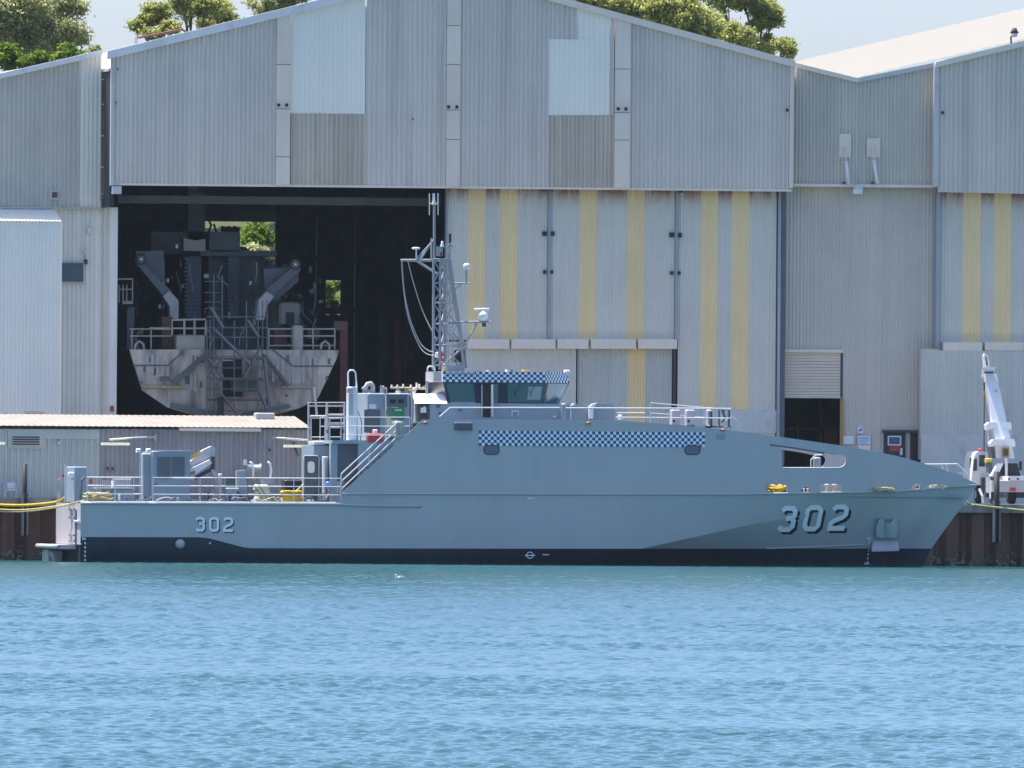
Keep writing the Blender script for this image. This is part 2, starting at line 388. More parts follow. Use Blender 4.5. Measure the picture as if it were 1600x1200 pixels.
for i in range(64):
    x = -31+1.12*i
    if -19 < x < 18.5: continue      # nothing of the wall shows behind the hull
    if proto is None:
        proto = sheet_pile_mesh().build('sheet_pile', 'sheet_pile', quay); proto.location = (x, 0, 0)
    else:
        c = proto.copy(); COL.objects.link(c); c.parent = quay; c.location = (x, 0, 0)
# shells and weed round the tide line
rg = random.Random(3); gm = MB()
for i in range(700):
    x = rg.choice([rg.uniform(-30, -17.5), rg.uniform(17, 31)]); z = abs(rg.gauss(0, 0.38)); r = rg.uniform(0.03, 0.11)*(1.2-min(1, z))
    y = 6.25 if (x+31) % 1.12 > 0.25 else 6.6
    pr = [(r*math.cos(a)*rg.uniform(.6, 1.3), r*rg.uniform(.6, 1.6)*math.sin(a)) for a in (-1.4, -0.7, 0, 0.7, 1.4)]
    gm.lathe((x, y, z), pr, 6)
go = gm.build('marine_growth', 'growth', quay); go['kind'] = 'stuff'
def fender_pile(px0, px1, py0, py1, label):
    t = thing('fender_pile', label, 'pile', (P(px0, py1, 5.7).x, 5.7, 0), 'fender piles hanging on the quay face')
    xm = (px0+px1)/2; r = (px1-px0)/72.0
    m = MB(); m.tube([P(xm, py1, 5.7), P(xm+0.6, py0, 5.7)], r, 12); m.build('post', 'pile_black', t, True)
    m = MB(); m.pbox(px0-1.2, py0+45, px0+3, py1-1, 5.35, 5.5); m.build('wear_strip', 'pile_grey', t)
    m = MB(); m.pbox(px1-1, py0+60, px1+2.4, py1-2, 5.45, 5.6); m.build('wear_strip', 'pile_grey', t)
    m = MB()
    for f in (0.42, 0.5): m.pbox(px0-2, py0+(py1-py0)*f, px1+2, py0+(py1-py0)*f+3, 5.6, 6.05)
    m.build('bracket', 'dark_steel', t)
fender_pile(34.5, 42, 725, 838, 'dark fender pile hanging on the quay near the stern of the patrol boat')
fender_pile(1552.5, 1561.5, 737, 848, 'dark fender pile hanging on the quay in front of the white crane truck')

# ------------------------------------------------------------------ thin summer haze over the water
hz = bpy.data.materials.new('haze'); hz.use_nodes = True; nt = hz.node_tree; nt.nodes.clear()
pv = nt.nodes.new('ShaderNodeVolumePrincipled'); pv.inputs['Density'].default_value = 0.000018; pv.inputs['Color'].default_value = (0.7, 0.86, 1.0, 1)
mo = nt.nodes.new('ShaderNodeOutputMaterial'); nt.links.new(pv.outputs[0], mo.inputs['Volume']); MATS['haze'] = hz
m = MB(); m.box(-2450, -2450, -3.6, 2450, 2450, 45); hzo = m.build('haze', 'haze'); hzo['kind'] = 'stuff'; hzo['label'] = 'thin pale summer haze lying over the water'
# ------------------------------------------------------------------ main shed (wide gable, open slip door)
YB = 18.0
B = thing('main_shed', 'big grey corrugated shed with wide gable, dark open slip door and beige striped sliding doors', 'shed', (P(706, 600, YB).x, YB, ZQ))
botB = zline((172, 286), (1236, 296), YB); topL = zline((172, 84), (706, -46), YB); topR = zline((706, -46), (1240, 99), YB)
def topB(X): return min(topL(X), topR(X))
PB0 = P(172, 190, YB).x
clad(B, 178, 431, 190, YB, botB, topB, 'clad_upper')
clad(B, 571, 697, 190, YB, botB, topB, 'clad_upper')
clad(B, 718, 858, 190, YB, botB, topB, 'clad_upper')
clad(B, 984, 1233, 190, YB, botB, topB, 'clad_upper')
z1 = zline((454, 177), (571, 178), YB)
clad(B, 454.5, 571, 232, YB, botB, z1, 'clad_stained')
clad(B, 454.5, 571, 90, YB-0.03, z1, topB, 'clad_pale', depth=0.022)
z2 = zline((858, 180), (960, 180), YB); z3 = zline((858, 61), (960, 62), YB)
clad(B, 858, 960, 235, YB, botB, z2, 'clad_stained')
clad(B, 858, 953, 120, YB-0.03, z2, z3, 'clad_pale', depth=0.022)
clad(B, 903, 953, 42, YB-0.03, z3, topB, 'clad_pale', depth=0.022)
clad(B, 858, 903, 42, YB, z3, topB, 'clad_upper'); clad(B, 953, 960, 100, YB, z2, topB, 'clad_upper')
def strip(px0, px1, seams, pym=160):
    """flat column casing made of butted panels"""
    xa, xb = P(px0, pym, YB).x, P(px1, pym, YB).x; xm = (xa+xb)/2
    zs = [botB(xm)-0.02]+[P((px0+px1)/2, s, YB).z for s in seams]+[None]
    for i in range(len(zs)-1):
        m = MB(); a = zs[i]+(0.012 if i else 0)
        if zs[i+1] is None:
            m.add([(xa, YB-0.16, a), (xb, YB-0.16, a), (xb, YB-0.16, topB(xb)), (xa, YB-0.16, topB(xa)), (xa, YB+.05, a), (xb, YB+.05, a), (xb, YB+.05, topB(xb)), (xa, YB+.05, topB(xa))],
                  [(0, 1, 2, 3), (0, 3, 7, 4), (1, 5, 6, 2), (0, 4, 5, 1)])
        else: m.box(xa, YB-0.16, a, xb, YB+0.05, zs[i+1]-0.012)
        m.build('casing_panel', 'flat_panel', B)
strip(431, 453, [245, 170, 101]); strip(697, 718, [218, 172, 101, 40]); strip(960, 984, [219, 176, 108]); 
m = MB(); m.pbox(172, 84, 178, 290, YB-0.12, YB+0.1); m.build('corner_trim', 'flashing', B)
m = MB(); m.pbox(1232.5, 97, 1240, 294, YB-0.12, YB+0.08); m.build('corner_trim', 'flat_panel', B)
def bolt(px, py, s, Y, par, mt='black'):
    m = MB(); m.pbox(px-s/2, py-s/2, px+s/2, py+s/2, Y-0.12, Y); m.build('bracket', mt, par)
for px, py in ((435.5, 164), (448, 164), (701, 167), (714, 167), (966, 170), (978, 170), (1230, 172)): bolt(px, py, 4.6, YB-0.165, B)
# barge boards along the gable
def barge(p, q, Y0, Y1, th, par, mt, lift=0.0, name='barge_board'):
    a, b = P(*p, Y0), P(*q, Y0)
    m = MB(); m.prism([(a.x, a.z-th+lift), (b.x, b.z-th+lift), (b.x, b.z+lift), (a.x, a.z+lift)], Y0, Y1); return m.build(name, mt, par)
barge((168, 80), (706, -51), YB-0.25, YB+0.1, 0.36, B, 'barge_white'); barge((706, -51), (1243, 95), YB-0.25, YB+0.1, 0.30, B, 'flat_panel')
# lintel flashing under the upper cladding
barge((172, 288), (1238, 298), YB-0.06, YB+0.05, 0.10, B, 'flat_panel', 0.06, 'lintel_trim')
# roof sheets
YE = 74.0
def roof(p, q, par, mt, Y0=YB-0.2, Y1=YE, th=0.12, name='roof'):
    a, b = P(*p, YB), P(*q, YB); m = MB(); m.prism([(a.x, a.z-th), (b.x, b.z-th), (b.x, b.z), (a.x, a.z)], Y0, Y1); return m.build(name, mt, par)
roof((170, 107), (706, -23), B, 'roof_grey', YB+0.11); roof((706, -23), (1243, 122), B, 'roof_grey', YB+0.11)
# side walls, back wall with two openings, slab
xl, xr = P(170, 300, YB).x+0.05, P(1238, 300, YB).x-0.1
zs_ = P(165, 324, 20.3).z
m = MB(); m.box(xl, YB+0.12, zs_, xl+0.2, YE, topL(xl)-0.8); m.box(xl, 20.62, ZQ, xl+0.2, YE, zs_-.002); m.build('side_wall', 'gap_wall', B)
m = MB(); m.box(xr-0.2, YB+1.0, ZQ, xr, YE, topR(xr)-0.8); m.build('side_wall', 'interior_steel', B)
apx = P(706, -46, YB); bw = MB()
def back_wall():
    outer = [(xl+.2, ZQ), (xr-.2, ZQ), (xr-.2, topR(xr)-1.), (apx.x, apx.z-1.), (xl+.2, topL(xl)-1.)]
    def rect(p0, p1, p2, p3):
        a, b = P(p0, p1, YE), P(p2, p3, YE); return [(a.x, a.z), (a.x, b.z), (b.x, b.z), (b.x, a.z)]
    holes = [rect(320, 337, 432, 560), rect(508, 438, 531, 492)]
    rings = [outer]+holes; flat = [p for r in rings for p in r]
    tr = tessellate_polygon([[Vector((x, z, 0)) for x, z in r] for r in rings])
    m = MB(); m.add([(x, YE-0.1, z) for x, z in flat], [tuple(t) for t in tr]); return m
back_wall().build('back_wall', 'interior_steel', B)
m = MB(); m.box(xl+.2, YB+.3, ZQ-0.01, xr-.2, YE-.2, ZQ+0.02); m.build('slab', 'asphalt', B)
# portal frames and crane rails inside
for yy in (26.0, 34.0, 42.0, 50.0, 58.0, 66.0):
    for x in (xl+0.5, xr-0.9):
        m = MB(); m.box(x, yy, ZQ, x+0.4, yy+0.5, topL(xl)-1.3); m.build('column', 'interior_steel', B)
    m = MB(); m.prism([(xl+.3, topL(xl)-1.9), (apx.x, apx.z-2.0), (xr-.3, topR(xr)-1.9), (xr-.3, topR(xr)-1.2), (apx.x, apx.z-1.2), (xl+.3, topL(xl)-1.2)], yy, yy+0.35); m.build('rafter', 'interior_steel', B)
for pa, pb, py, Y, hh in ((184, 690, 305, 24, .35), (184, 430, 327, 40, .5), (184, 320, 360, 46, .35), (440, 692, 322, 60, .5), (440, 692, 398, 60, .3), (440, 692, 480, 62, .3), (184, 320, 400, 60, .3)):
    a, b = P(pa, py, Y), P(pb, py, Y); m = MB(); m.box(a.x, Y, a.z-hh, b.x, Y+0.4, a.z); m.build('beam', 'interior_steel', B)
for pa, py0, py1, Y in ((300, 290, 372, 30), (436, 292, 655, 64), (500, 292, 655, 66), (560, 292, 655, 66), (640, 292, 655, 58), (596, 480, 655, 50)):
    m = MB(); m.pbox(pa-7, py0, pa+9, py1, Y, Y+0.4); m.build('column', 'interior_steel', B)
for pa, py0, py1, Y in ((620, 498, 655, 40), (536, 512, 655, 22.5)):
    m = MB(); m.pbox(pa-7, py0, pa+7, py1, Y, Y+0.4); m.build('column', 'red_dark', B)
m = MB(); m.pbox(520, 502, 543, 516, 22.4, 22.9); m.build('column_head', 'brown_box', B)
m = MB(); m.pbox(513, 470, 527, 492, YE-2, YE-1.5); m.build('crate', 'amber_post', B)
# jamb of the slip door
m = MB(); m.pbox(170, 324, 183, 655, 20.38, 20.6); m.build('door_jamb', 'clad_left_low', B)
m = MB(); m.pbox(174, 291, 190, 303, YB-0.3, YB+0.1); m.build('track_end', 'flashing', B)
# sliding doors with beige sheets
YD = 18.8
td = zline((697, 280), (1222, 284), YD); bd = lambda X: ZQ+0.1
edges = [(697, 731, 'clad_door'), (731, 758.5, 'clad_stripe'), (758.5, 780.5, 'clad_door'), (780.5, 808.5, 'clad_stripe'), (808.5, 855, 'clad_door'),
         (861, 905, 'clad_door'), (905, 932.5, 'clad_stripe'), (932.5, 979, 'clad_door'), (979, 1006.5, 'clad_stripe'), (1006.5, 1054, 'clad_door'),
         (1060, 1095, 'clad_door'), (1095, 1121.5, 'clad_stripe'), (1121.5, 1143.5, 'clad_door'), (1143.5, 1170.5, 'clad_stripe'), (1170.5, 1213, 'clad_door')]
for a, b_, k in edges:
    lo = bd if a > 1055 else zline((697, 531), (1058, 533), YD)
    clad(B, a, b_, 420, YD, lo, td, k, pitch=5.2, depth=0.03)
lowt = zline((697, 534), (1058, 536), YD)
for a, b_, k in ((697, 728, 'clad_door'), (728, 900, 'clad_door')): clad(B, a, b_, 600, YD-0.1, bd, lowt, k, pitch=5.2, depth=0.03)
for a, b_, k in ((902, 980, 'clad_low_blue'), (980, 1008, 'clad_stripe'), (1008, 1050, 'clad_low_blue')): clad(B, a, b_, 600, YD+0.15, bd, lowt, k, pitch=5.2, depth=0.04)
for a, b_ in ((855, 861), (1054, 1060)):
    m = MB(); m.pbox(a, 298, b_, 530, YD-0.12, YD+0.05); m.build('door_post', 'post_blue', B)
m = MB(); m.pbox(1051, 546, 1056, 676, YD-0.02, YD+0.12); m.build('door_post', 'dark_steel', B)
m = MB(); m.pbox(1211, 298, 1219.5, 690, YD-0.2, YD+0.5); m.build('door_post', 'post_blue', B)
m = MB(); m.pbox(694, 293, 699, 655, YD-0.2, YD+0.3); m.build('door_post', 'post_blue', B)
segs = [728, 796, 868, 920, 994, 1058]
for a, b_ in zip(segs[:-1], segs[1:]):
    m = MB(); m.pbox(a+0.05, 530, b_-0.05, 545, YD-0.45, YD+0.1); m.build('beam_casing', 'flat_panel', B)
for px, py, s in ((851, 365, 7), (863.5, 365, 6.5), (1049.5, 367, 7.5), (1062, 367.5, 7), (851, 425, 5.5), (862, 425, 5), (1049.5, 426.5, 5.5), (1061, 426.5, 5.2)):
    bolt(px, py, s, YD-0.04, B)
for px, py in ((850, 295), (1063, 298)):
    m = MB(); m.pbox(px-4, py-2, px+4, py+3, YD-.25, YD-.05); m.build('door_roller', 'dark_steel', B)
m = MB(); m.pbox(1062, 640, 1213, 676, YD-0.06, YD-0.035); m.build('kick_plate', 'wall_blue', B)
# pipe on the roof
m = MB(); m.ptube([(216, 59, YB+.5), (284, 46, YB+.5), (289, 49, YB+.5), (289, 54, YB+.5)], 0.05); m.build('roof_pipe', 'red_dark', B)
m = MB(); m.ptube([(212, 68, YB+.5), (213, 57, YB+.5)], 0.08); m.build('roof_vent', 'flashing', B)
# small fixings and scars on the cladding
for px, py in ((181, 160), (184, 108), (645, 186)): bolt(px, py, 2.6, YB-0.05, B, 'dark_steel')

# ------------------------------------------------------------------ left shed
YA = 20.2
A = thing('left_shed', 'grey shed at far left with its roof rising towards the big gable', 'shed', (P(60, 600, YA).x, YA, ZQ))
ta = zline((0, 122), (158, 86), YA); ba = zline((0, 322), (158, 324), YA)
clad(A, -340, 125, 220, YA, ba, ta, 'clad_link'); clad(A, 125, 158, 220, YA-0.02, ba, ta, 'clad_pale', depth=0.06)
barge((-340, 193), (160, 78), YA-0.3, YA+0.15, 0.24, A, 'barge_white')
a, b_ = P(-340, 205, YA), P(160, 91, YA)
m = MB(); m.prism([(a.x, a.z-.1), (b_.x, b_.z-.1), (b_.x, b_.z+.06), (a.x, a.z+.06)], YA+.16, YE); m.build('roof', 'roof_white', A)
barge((-340, 322), (158, 325), YA-0.16, YA-0.05, 0.07, A, 'flashing', 0.03, 'lintel_trim')
ta2 = zline((0, 310), (170, 311), YA+.3); clad(A, 60, 171.5, 480, YA+0.3, bd, ta2, 'clad_left_low', pitch=7.5)
m = MB(); m.pbox(160, 325, 165, 655, YA+.1, YA+.3); m.build('downpipe', 'flat_panel', A)
for i, py in enumerate((124, 163, 212, 261, 303)):
    m = MB(); m.pbox(157, py-1, 163, py+1, YA-.1, YA+.0); m.build('clip', 'flashing', A)
m = MB(); m.pbox(78, 297, 92, 312, YA-.2, YA-.06); f = m.build('wall_vent', 'flashing', A)
m = MB(); m.pbox(81, 300, 90, 309, YA-.22, YA-.19); m.build('grille', 'brown_box', f)
m = MB(); m.pbox(93, 408, 132, 444, YA+.1, YA+.3); f = m.build('window', 'flashing', A)
m = MB(); m.pbox(94, 411, 130, 440, YA+.06, YA+.11); m.build('pane', 'window_dark', f)
for (x0, y0, x1, y1, mt) in ((135, 355, 144, 364, 'cream_lamp'), (129, 391, 136, 397, 'flat_panel'), (131, 405, 137, 413, 'dark_steel'), (172, 634, 178, 643, 'red_paint')):
    m = MB(); m.pbox(x0, y0, x1, y1, YA-.0, YA+.24, 0.03); m.build('wall_lamp' if mt == 'cream_lamp' else 'wall_box', mt, A)

# ------------------------------------------------------------------ pale annex in front of the left shed
YX = 17.9
X_ = thing('annex', 'pale blue-grey corrugated annex at the left edge in front of the left shed', 'shed', (P(40, 600, YX).x, YX, ZQ))
tx = zline((0, 345), (95, 345.5), YX); clad(X_, -200, 94, 500, YX, bd, tx, 'clad_annex', pitch=5.6, depth=0.03)
xe = P(94, 500, YX).x; xw = P(-200, 500, YX).x
z0, z1_ = P(94, 346, YX).z, P(94, 326, YX+2.4).z
m = MB(); m.nofix = True
n = 60
vs = []; 
for i in range(n*4+1):
    x = xw+(xe+.03-xw)*i/(n*4); d = 0.03*(i % 4 in (2, 3)); vs += [(x, YX-.1, z0+d), (x, YX+2.4, z1_+d)]
m.add(vs, [(2*i, 2*i+2, 2*i+3, 2*i+1) for i in range(n*4)]); m.build('roof', 'clad_annex', X_)
m = MB(); m.box(xe-.02, YX, ZQ, xe+.04, YX+2.6, z0-.02); m.build('side_wall', 'clad_annex', X_)
m = MB(); m.box(xe-.03, YX-.08, ZQ, xe+.05, YX-.03, z0); m.build('corner_trim', 'clad_pale', X_)
m = MB(); m.box(xw, YX+2.35, z1_-.05, xe+.05, YX+2.6, z1_+.09); m.build('ridge_cap', 'clad_pale', X_)

# ------------------------------------------------------------------ link building with valley roof
YC = 19.0
C = thing('link_shed', 'grey shed bay with a valley roof, roller door and two slanting white pipes', 'shed', (P(1340, 600, YC).x, YC, ZQ))
tc1 = zline((1240, 102), (1340, 125), YC); tc2 = zline((1340, 125), (1462, 100), YC); bc_ = zline((1240, 290), (1460, 292), YC)
clad(C, 1240, 1340, 200, YC, bc_, tc1, 'clad_link', pitch=5.8); clad(C, 1340, 1459, 200, YC, bc_, tc2, 'clad_link', pitch=6.6)
barge((1238, 97), (1340, 122), YC-.2, YC+.1, .2, C, 'flat_panel'); barge((1340, 122), (1466, 97), YC-.2, YC+.1, .2, C, 'flashing')
barge((1240, 289), (1458, 291), YC-.14, YC+.05, .13, C, 'flat_panel', .06, 'lintel_trim')
for x0, y0, x1, y1 in ((1311, 209, 1330, 246), (1354, 216, 1375, 246)):
    m = MB(); m.pbox(x0, y0, x1, y1, YC-.12, YC-.055); m.build('patch_plate', 'flat_panel', C)
for p0, p1, c in (((1322, 252), (1326, 288), 1320), ((1365.5, 250), (1371, 288), 1363)):
    m = MB(); m.ptube([(p0[0], p0[1], YC-.5), (p1[0], p1[1], YC-.3)], .075, 10); m.build('vent_pipe', 'white_paint', C, True)
    m = MB(); m.ptube([(c, p0[1]-20, YC-.14), (c+1, p0[1]-10, YC-.3), (p0[0], p0[1], YC-.5)], .045, 8); m.build('vent_elbow', 'flat_panel', C, True)
    m = MB(); m.pbox(p1[0]-10, 284, p1[0]-5, 287, YC-.3, YC-.1); m.build('pipe_clip', 'dark_steel', C)
m = MB(); m.pbox(1332, 289, 1349, 303, YC-.5, YC-.16, .05); f = m.build('floodlight', 'flashing', C)
m = MB(); m.pbox(1333, 296, 1347, 303, YC-.53, YC-.5); m.build('lens', 'cream_lamp', f)
YL = 19.6; tl = zline((1222, 280), (1468, 282), YL)
rz = P(1268, 549, YL).z
clad(C, 1314, 1440, 450, YL, bd, tl, 'clad_link', pitch=5.4, depth=.035)
clad(C, 1440, 1468, 450, YL, lambda X: P(1450, 545, YL).z, tl, 'clad_link', pitch=5.4, depth=.035)
clad(C, 1214, 1314, 420, YL, lambda X: rz, tl, 'clad_link', pitch=5.4, depth=.035)
# roller door: ribbed curtain, guides, head box
rd = thing('roller_door', 'grey slatted roller door half raised in the link shed wall', 'door', (P(1268, 690, YL).x, YL, ZQ))
ya, yb = P(1226, 600, YL).x, P(1313, 600, YL).x; m = MB(); z_a, z_b = P(1268, 551, YL).z, P(1268, 621, YL).z; n = 15
for i in range(n):
    za, zb = z_a+(z_b-z_a)*i/n, z_a+(z_b-z_a)*(i+1)/n
    m.prism([(ya, za), (yb, za), (yb, zb+.012), (ya, zb+.012)], YL+.02, YL+.06)
    m.prism([(ya, za-.02), (yb, za-.02), (yb, zb+.045), (ya, zb+.045)], YL-.025, YL+.02)
m.build('curtain', 'flat_panel', rd)
m = MB(); m.box(ya-.05, YL-.05, z_b-.03, yb+.05, YL+.1, z_b+.05); m.build('bottom_rail', 'flashing', rd)
m = MB(); m.pbox(1223, 546, 1318, 551, YL-.22, YL); m.build('head_trim', 'flat_panel', rd)
m = MB(); m.pbox(1312.5, 550, 1317, 622, YL-.05, YL+.1); m.build('guide', 'dark_steel', rd)
for a, b_ in ((1220, 1224.5), (1313, 1318)):
    m = MB(); m.pbox(a, 623, b_, 700, YL-.2, YL+.1); m.build('guard_post', 'amber_post', rd)
# room behind the roller door
m = MB(); xa, xb = P(1180, 650, YL).x, P(1420, 650, YL).x
m.box(xa, 34, ZQ, xb, 34.2, 9); m.box(xb, YL+.1, ZQ, xb+.2, 34, 9); m.box(xa, YL+.2, 8.8, xb, 34, 9); m.build('inner_room', 'interior_steel', C)
for a, b_, c, d_ in ((1244, 660, 1247, 700), (1280, 630, 1283, 700), (1230, 668, 1300, 671), (1285, 672, 1310, 695)):
    m = MB(); m.pbox(a, b_, c, d_, 24, 24.4); m.build('rack', 'brown_box', C)
# doors and signs
d1 = thing('site_door', 'dark door with white framed window and red notice in the link shed', 'door', (P(1397, 715, YL).x, YL-.1, ZQ))
m = MB(); m.pbox(1381, 674, 1414, 787, YL-.14, YL-.04); m.build('door_frame', 'dark_steel', d1)
m = MB(); m.pbox(1384, 678, 1411, 786, YL-.2, YL-.145); dl = m.build('door_leaf', 'frame_navy', d1)
m = MB(); m.pbox(1387, 681, 1408, 696, YL-.24, YL-.205); wf = m.build('window_frame', 'white_paint', dl)
m = MB(); m.pbox(1389, 683, 1406, 694, YL-.26, YL-.245); m.build('window_pane', 'window_dark', dl)
m = MB(); m.pbox(1390, 697, 1407, 705, YL-.23, YL-.205); m.build('red_notice', 'red_paint', dl)
m = MB(); m.pbox(1406, 700, 1410, 711, YL-.23, YL-.205); m.build('door_plate', 'sign_white', dl)
m = MB(); m.pbox(1378, 672, 1440, 676, YL-.3, YL-.03); m.build('canopy', 'dark_steel', d1)
m = MB(); m.pbox(1422, 677, 1438, 787, YL-.2, YL-.05); m.build('opening_shade', 'black', C)  # black box painting the darkness of an open entrance
for x0, y0, x1, y1, lb, mk in ((1339.5, 667, 1348.5, 677, 'small square white sign with a black mark on the grey wall', 'b'), (1315, 681, 1334, 694, 'blank white sign beside the roller door', ''), (1340, 681, 1360, 694, 'white sign with blue lettering right of the roller door', 'l')):
    s = thing('wall_sign', lb, 'sign', (P((x0+x1)/2, y1, YL-.1).x, YL-.1, P((x0+x1)/2, y1, YL-.1).z))
    m = MB(); m.pbox(x0, y0, x1, y1, YL-.12, YL-.06); m.build('board', 'sign_white', s)
    if mk == 'b': m = MB(); m.ppoly([(1341.5, 672.5), (1344, 671.5), (1346.5, 669), (1347, 670.5), (1345, 673.5), (1342, 674)], YL-.13, YL-.121); m.build('pictogram', 'black', s)
    if mk == 'l':
        m = MB()
        for k in range(7): m.pbox(1342+k*2.3, 683.5, 1343.6+k*2.3, 686.5, YL-.13, YL-.121)
        for k in range(3): m.pbox(1342, 688+k*1.7, 1357-k*2, 688.7+k*1.7, YL-.13, YL-.121)
        m.build('lettering', 'sign_blue', s)
clad(C, 1340, 1360, 710, YL-.06, bd, lambda X: P(1350, 695, YL).z, 'clad_pale', pitch=6)

# ------------------------------------------------------------------ right shed
YR = 18.3
Dd = thing('right_shed', 'grey shed at the right edge with white roof and beige striped doors', 'shed', (P(1540, 600, YR).x, YR, ZQ))
tr_ = zline((1462, 104), (1600, 71), YR); br_ = zline((1465, 300), (1600, 303), YR)
clad(Dd, 1466, 1850, 200, YR, br_, tr_, 'clad_upper', pitch=7.2)
m = MB(); m.pbox(1458, 100, 1466, 292, YR-.15, YR+.05); m.build('corner_trim', 'flashing', Dd)
barge((1462, 97), (1850, 4), YR-.25, YR+.1, .24, Dd, 'flat_panel')
bolt(1473, 176, 4.5, YR-.05, Dd)
# big white roof plane from the valley up to the ridge
v = P(1340, 122, YC); e = P(1466, 97, YC); rg_ = P(1850, 4, YR)
m = MB(); sl_ = (rg_.z-v.z)/(rg_.x-v.x)
n = 70; vs = []
for i in range(n+1):
    x = v.x+(rg_.x+6-v.x)*i/n; z = v.z+sl_*(x-v.x)+0.03+(0.035 if i % 2 else 0); vs += [(x, YC-.15 if x < e.x else YR-.2, z), (x, 84, z)]
m.add(vs, [(2*i, 2*i+2, 2*i+3, 2*i+1) for i in range(n)]); m.build('roof', 'roof_white', Dd)
# the short roof slope falling from the big shed to the valley
v0 = P(1242, 98, YC); m = MB(); m.prism([(v0.x, v0.z-.1), (v.x, v.z-.1), (v.x, v.z), (v0.x, v0.z)], YC-.1, 84); m.build('roof', 'roof_grey', C)
x2 = rg_.x+6; m = MB(); m.add([(x2, YR-.2, v.z+sl_*(x2-v.x)), (x2, 84, v.z+sl_*(x2-v.x)), (x2+16, 84, v.z+sl_*(x2-v.x)-4), (x2+16, YR-.2, v.z+sl_*(x2-v.x)-4)], [(0, 1, 2, 3)]); m.build('roof', 'roof_white', Dd)
YRD = 19.2; zt_r = zline((1468, 288), (1600, 291), YRD); zb_r = zline((1468, 556), (1600, 558), YRD)
for a, b_, k in ((1468, 1504.5, 'clad_door'), (1504.5, 1532, 'clad_stripe'), (1532, 1553, 'clad_door'), (1553, 1579.5, 'clad_stripe'), (1579.5, 1640, 'clad_door'), (1640, 1850, 'clad_door')):
    clad(Dd, a, b_, 420, YRD, zb_r, zt_r, k, pitch=5.2, depth=.03)
m = MB(); m.pbox(1459.5, 300, 1469, 545, YRD-.2, YRD+.3); m.build('door_post', 'post_blue', Dd)
for a, b_ in zip((1470, 1535, 1600, 1700), (1535, 1600, 1700, 1850)):
    m = MB(); m.pbox(a+.3, 535, b_-.3, 548, YRD-.5, YRD+.1); m.build('beam_casing', 'flat_panel', Dd)
zl_ = zline((1438, 547), (1600, 549), 18.75); zm_ = P(1520, 681, 18.7).z
clad(Dd, 1438, 1850, 620, 18.7, lambda X: zm_, zl_, 'clad_low_blue', pitch=6.5, depth=.03)
m = MB(); m.pbox(1438, 681, 1850, 789, 18.62, 18.75); m.build('plinth_wall', 'wall_blue', Dd)
m = MB(); m.pbox(1436.5, 547, 1439, 718, 18.64, 19.6); m.build('return_wall', 'clad_link', Dd)
# lamp on the roof edge
lp = thing('roof_floodlight', 'bell shaped floodlight standing on the white roof edge at top right', 'lamp', P(1580, 68, YR))
m = MB(); m.ptube([(1580, 68, YR), (1579.5, 58, YR), (1583, 55, YR)], .04); m.build('bracket', 'dark_steel', lp)
c = P(1585, 51, YR); m = MB(); m.lathe((c.x, c.y, c.z), [(.03, .22), (.1, .2), (.13, .1), (.2, .0), (.17, -.03)], 14); m.build('housing', 'dark_steel', lp, True)
m = MB(); m.lathe((c.x, c.y, c.z-.04), [(.16, 0), (.13, -.12), (.06, -.16)], 14); m.build('glass', 'sign_white', lp, True)

# ------------------------------------------------------------------ low building on the quay
YE0, YE1 = 7.6, 12.2
E = thing('low_building', 'long low corrugated building on the quay with a bright white roof, behind the stern', 'building', (P(240, 775, YE0).x, YE0, ZQ))
te = zline((0, 670), (482, 671), YE0); be = zline((0, 777), (482, 779), YE0)
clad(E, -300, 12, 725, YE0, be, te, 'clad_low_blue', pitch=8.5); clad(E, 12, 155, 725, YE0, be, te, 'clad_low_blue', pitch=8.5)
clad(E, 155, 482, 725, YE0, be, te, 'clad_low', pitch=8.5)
xa, xb = P(-300, 700, YE0).x, P(482, 700, YE0).x
m = MB(); m.box(xb-.05, YE0+.02, ZQ, xb, YE1, te(xb)-.02); m.box(xa, YE1-.1, ZQ, xb, YE1, te(xa)+.2); m.build('rear_wall', 'clad_low', E)
zf, zr = te(0)+.03, te(0)+.03+0.50
n = 330; m = MB(); m.nofix = True; vs = []
for i in range(n+1):
    x = xa-.2+(xb+.25-xa)*i/n; d = .012*(i % 4 in (1, 2)); vs += [(x, YE0-.35, zf+d-.02), (x, YE0-.35, zf+d), (x, YE1, zr+d)]
m.add(vs, [(3*i+1, 3*i+4, 3*i+5, 3*i+2) for i in range(n)]+[(3*i, 3*i+3, 3*i+4, 3*i+1) for i in range(n)]); m.build('roof', 'roof_cream', E)
m = MB(); m.pbox(280, 669, 408, 674, YE0-.45, YE0-.2); m.build('gutter_board', 'flat_panel', E)
m = MB(); m.pbox(12, 671, 155, 686, YE0-.09, YE0-.05); m.build('head_panel', 'clad_low_blue', E)
m = MB(); m.pbox(12, 686, 71, 701, YE0-.09, YE0-.05); m.build('head_panel', 'clad_low_blue', E)
m = MB(); m.pbox(18, 680, 64, 697, YE0-.16, YE0-.091); lv = m.build('louvre', 'flat_panel', E)
for k in range(4):
    m = MB(); m.pbox(19.5, 682+k*3.7, 62, 684+k*3.7, YE0-.2, YE0-.161); m.build('blade', 'dark_steel', lv)
for x0, x1, py in ((-20, 8, 692.5), (158, 203, 693.5), (443, 486, 697)):
    m = MB(); m.pbox(x0, py-2, x1, py+2.2, YE0-1.25, YE0-1.0); m.build('tube_lamp', 'tube_glow', E)
for pts in ([(171, 687, YE0-.9), (205, 684.5, YE0-.9), (243, 683, YE0-.2)], [(425, 684, YE0-.2), (445, 685, YE0-.9), (482, 688, YE0-.9)]):
    m = MB(); m.ptube(pts, .045); m.build('lamp_arm', 'flashing', E)
m = MB(); m.pbox(241, 679, 245, 689, YE0-.2, YE0-.05); m.build('arm_plate', 'flashing', E)
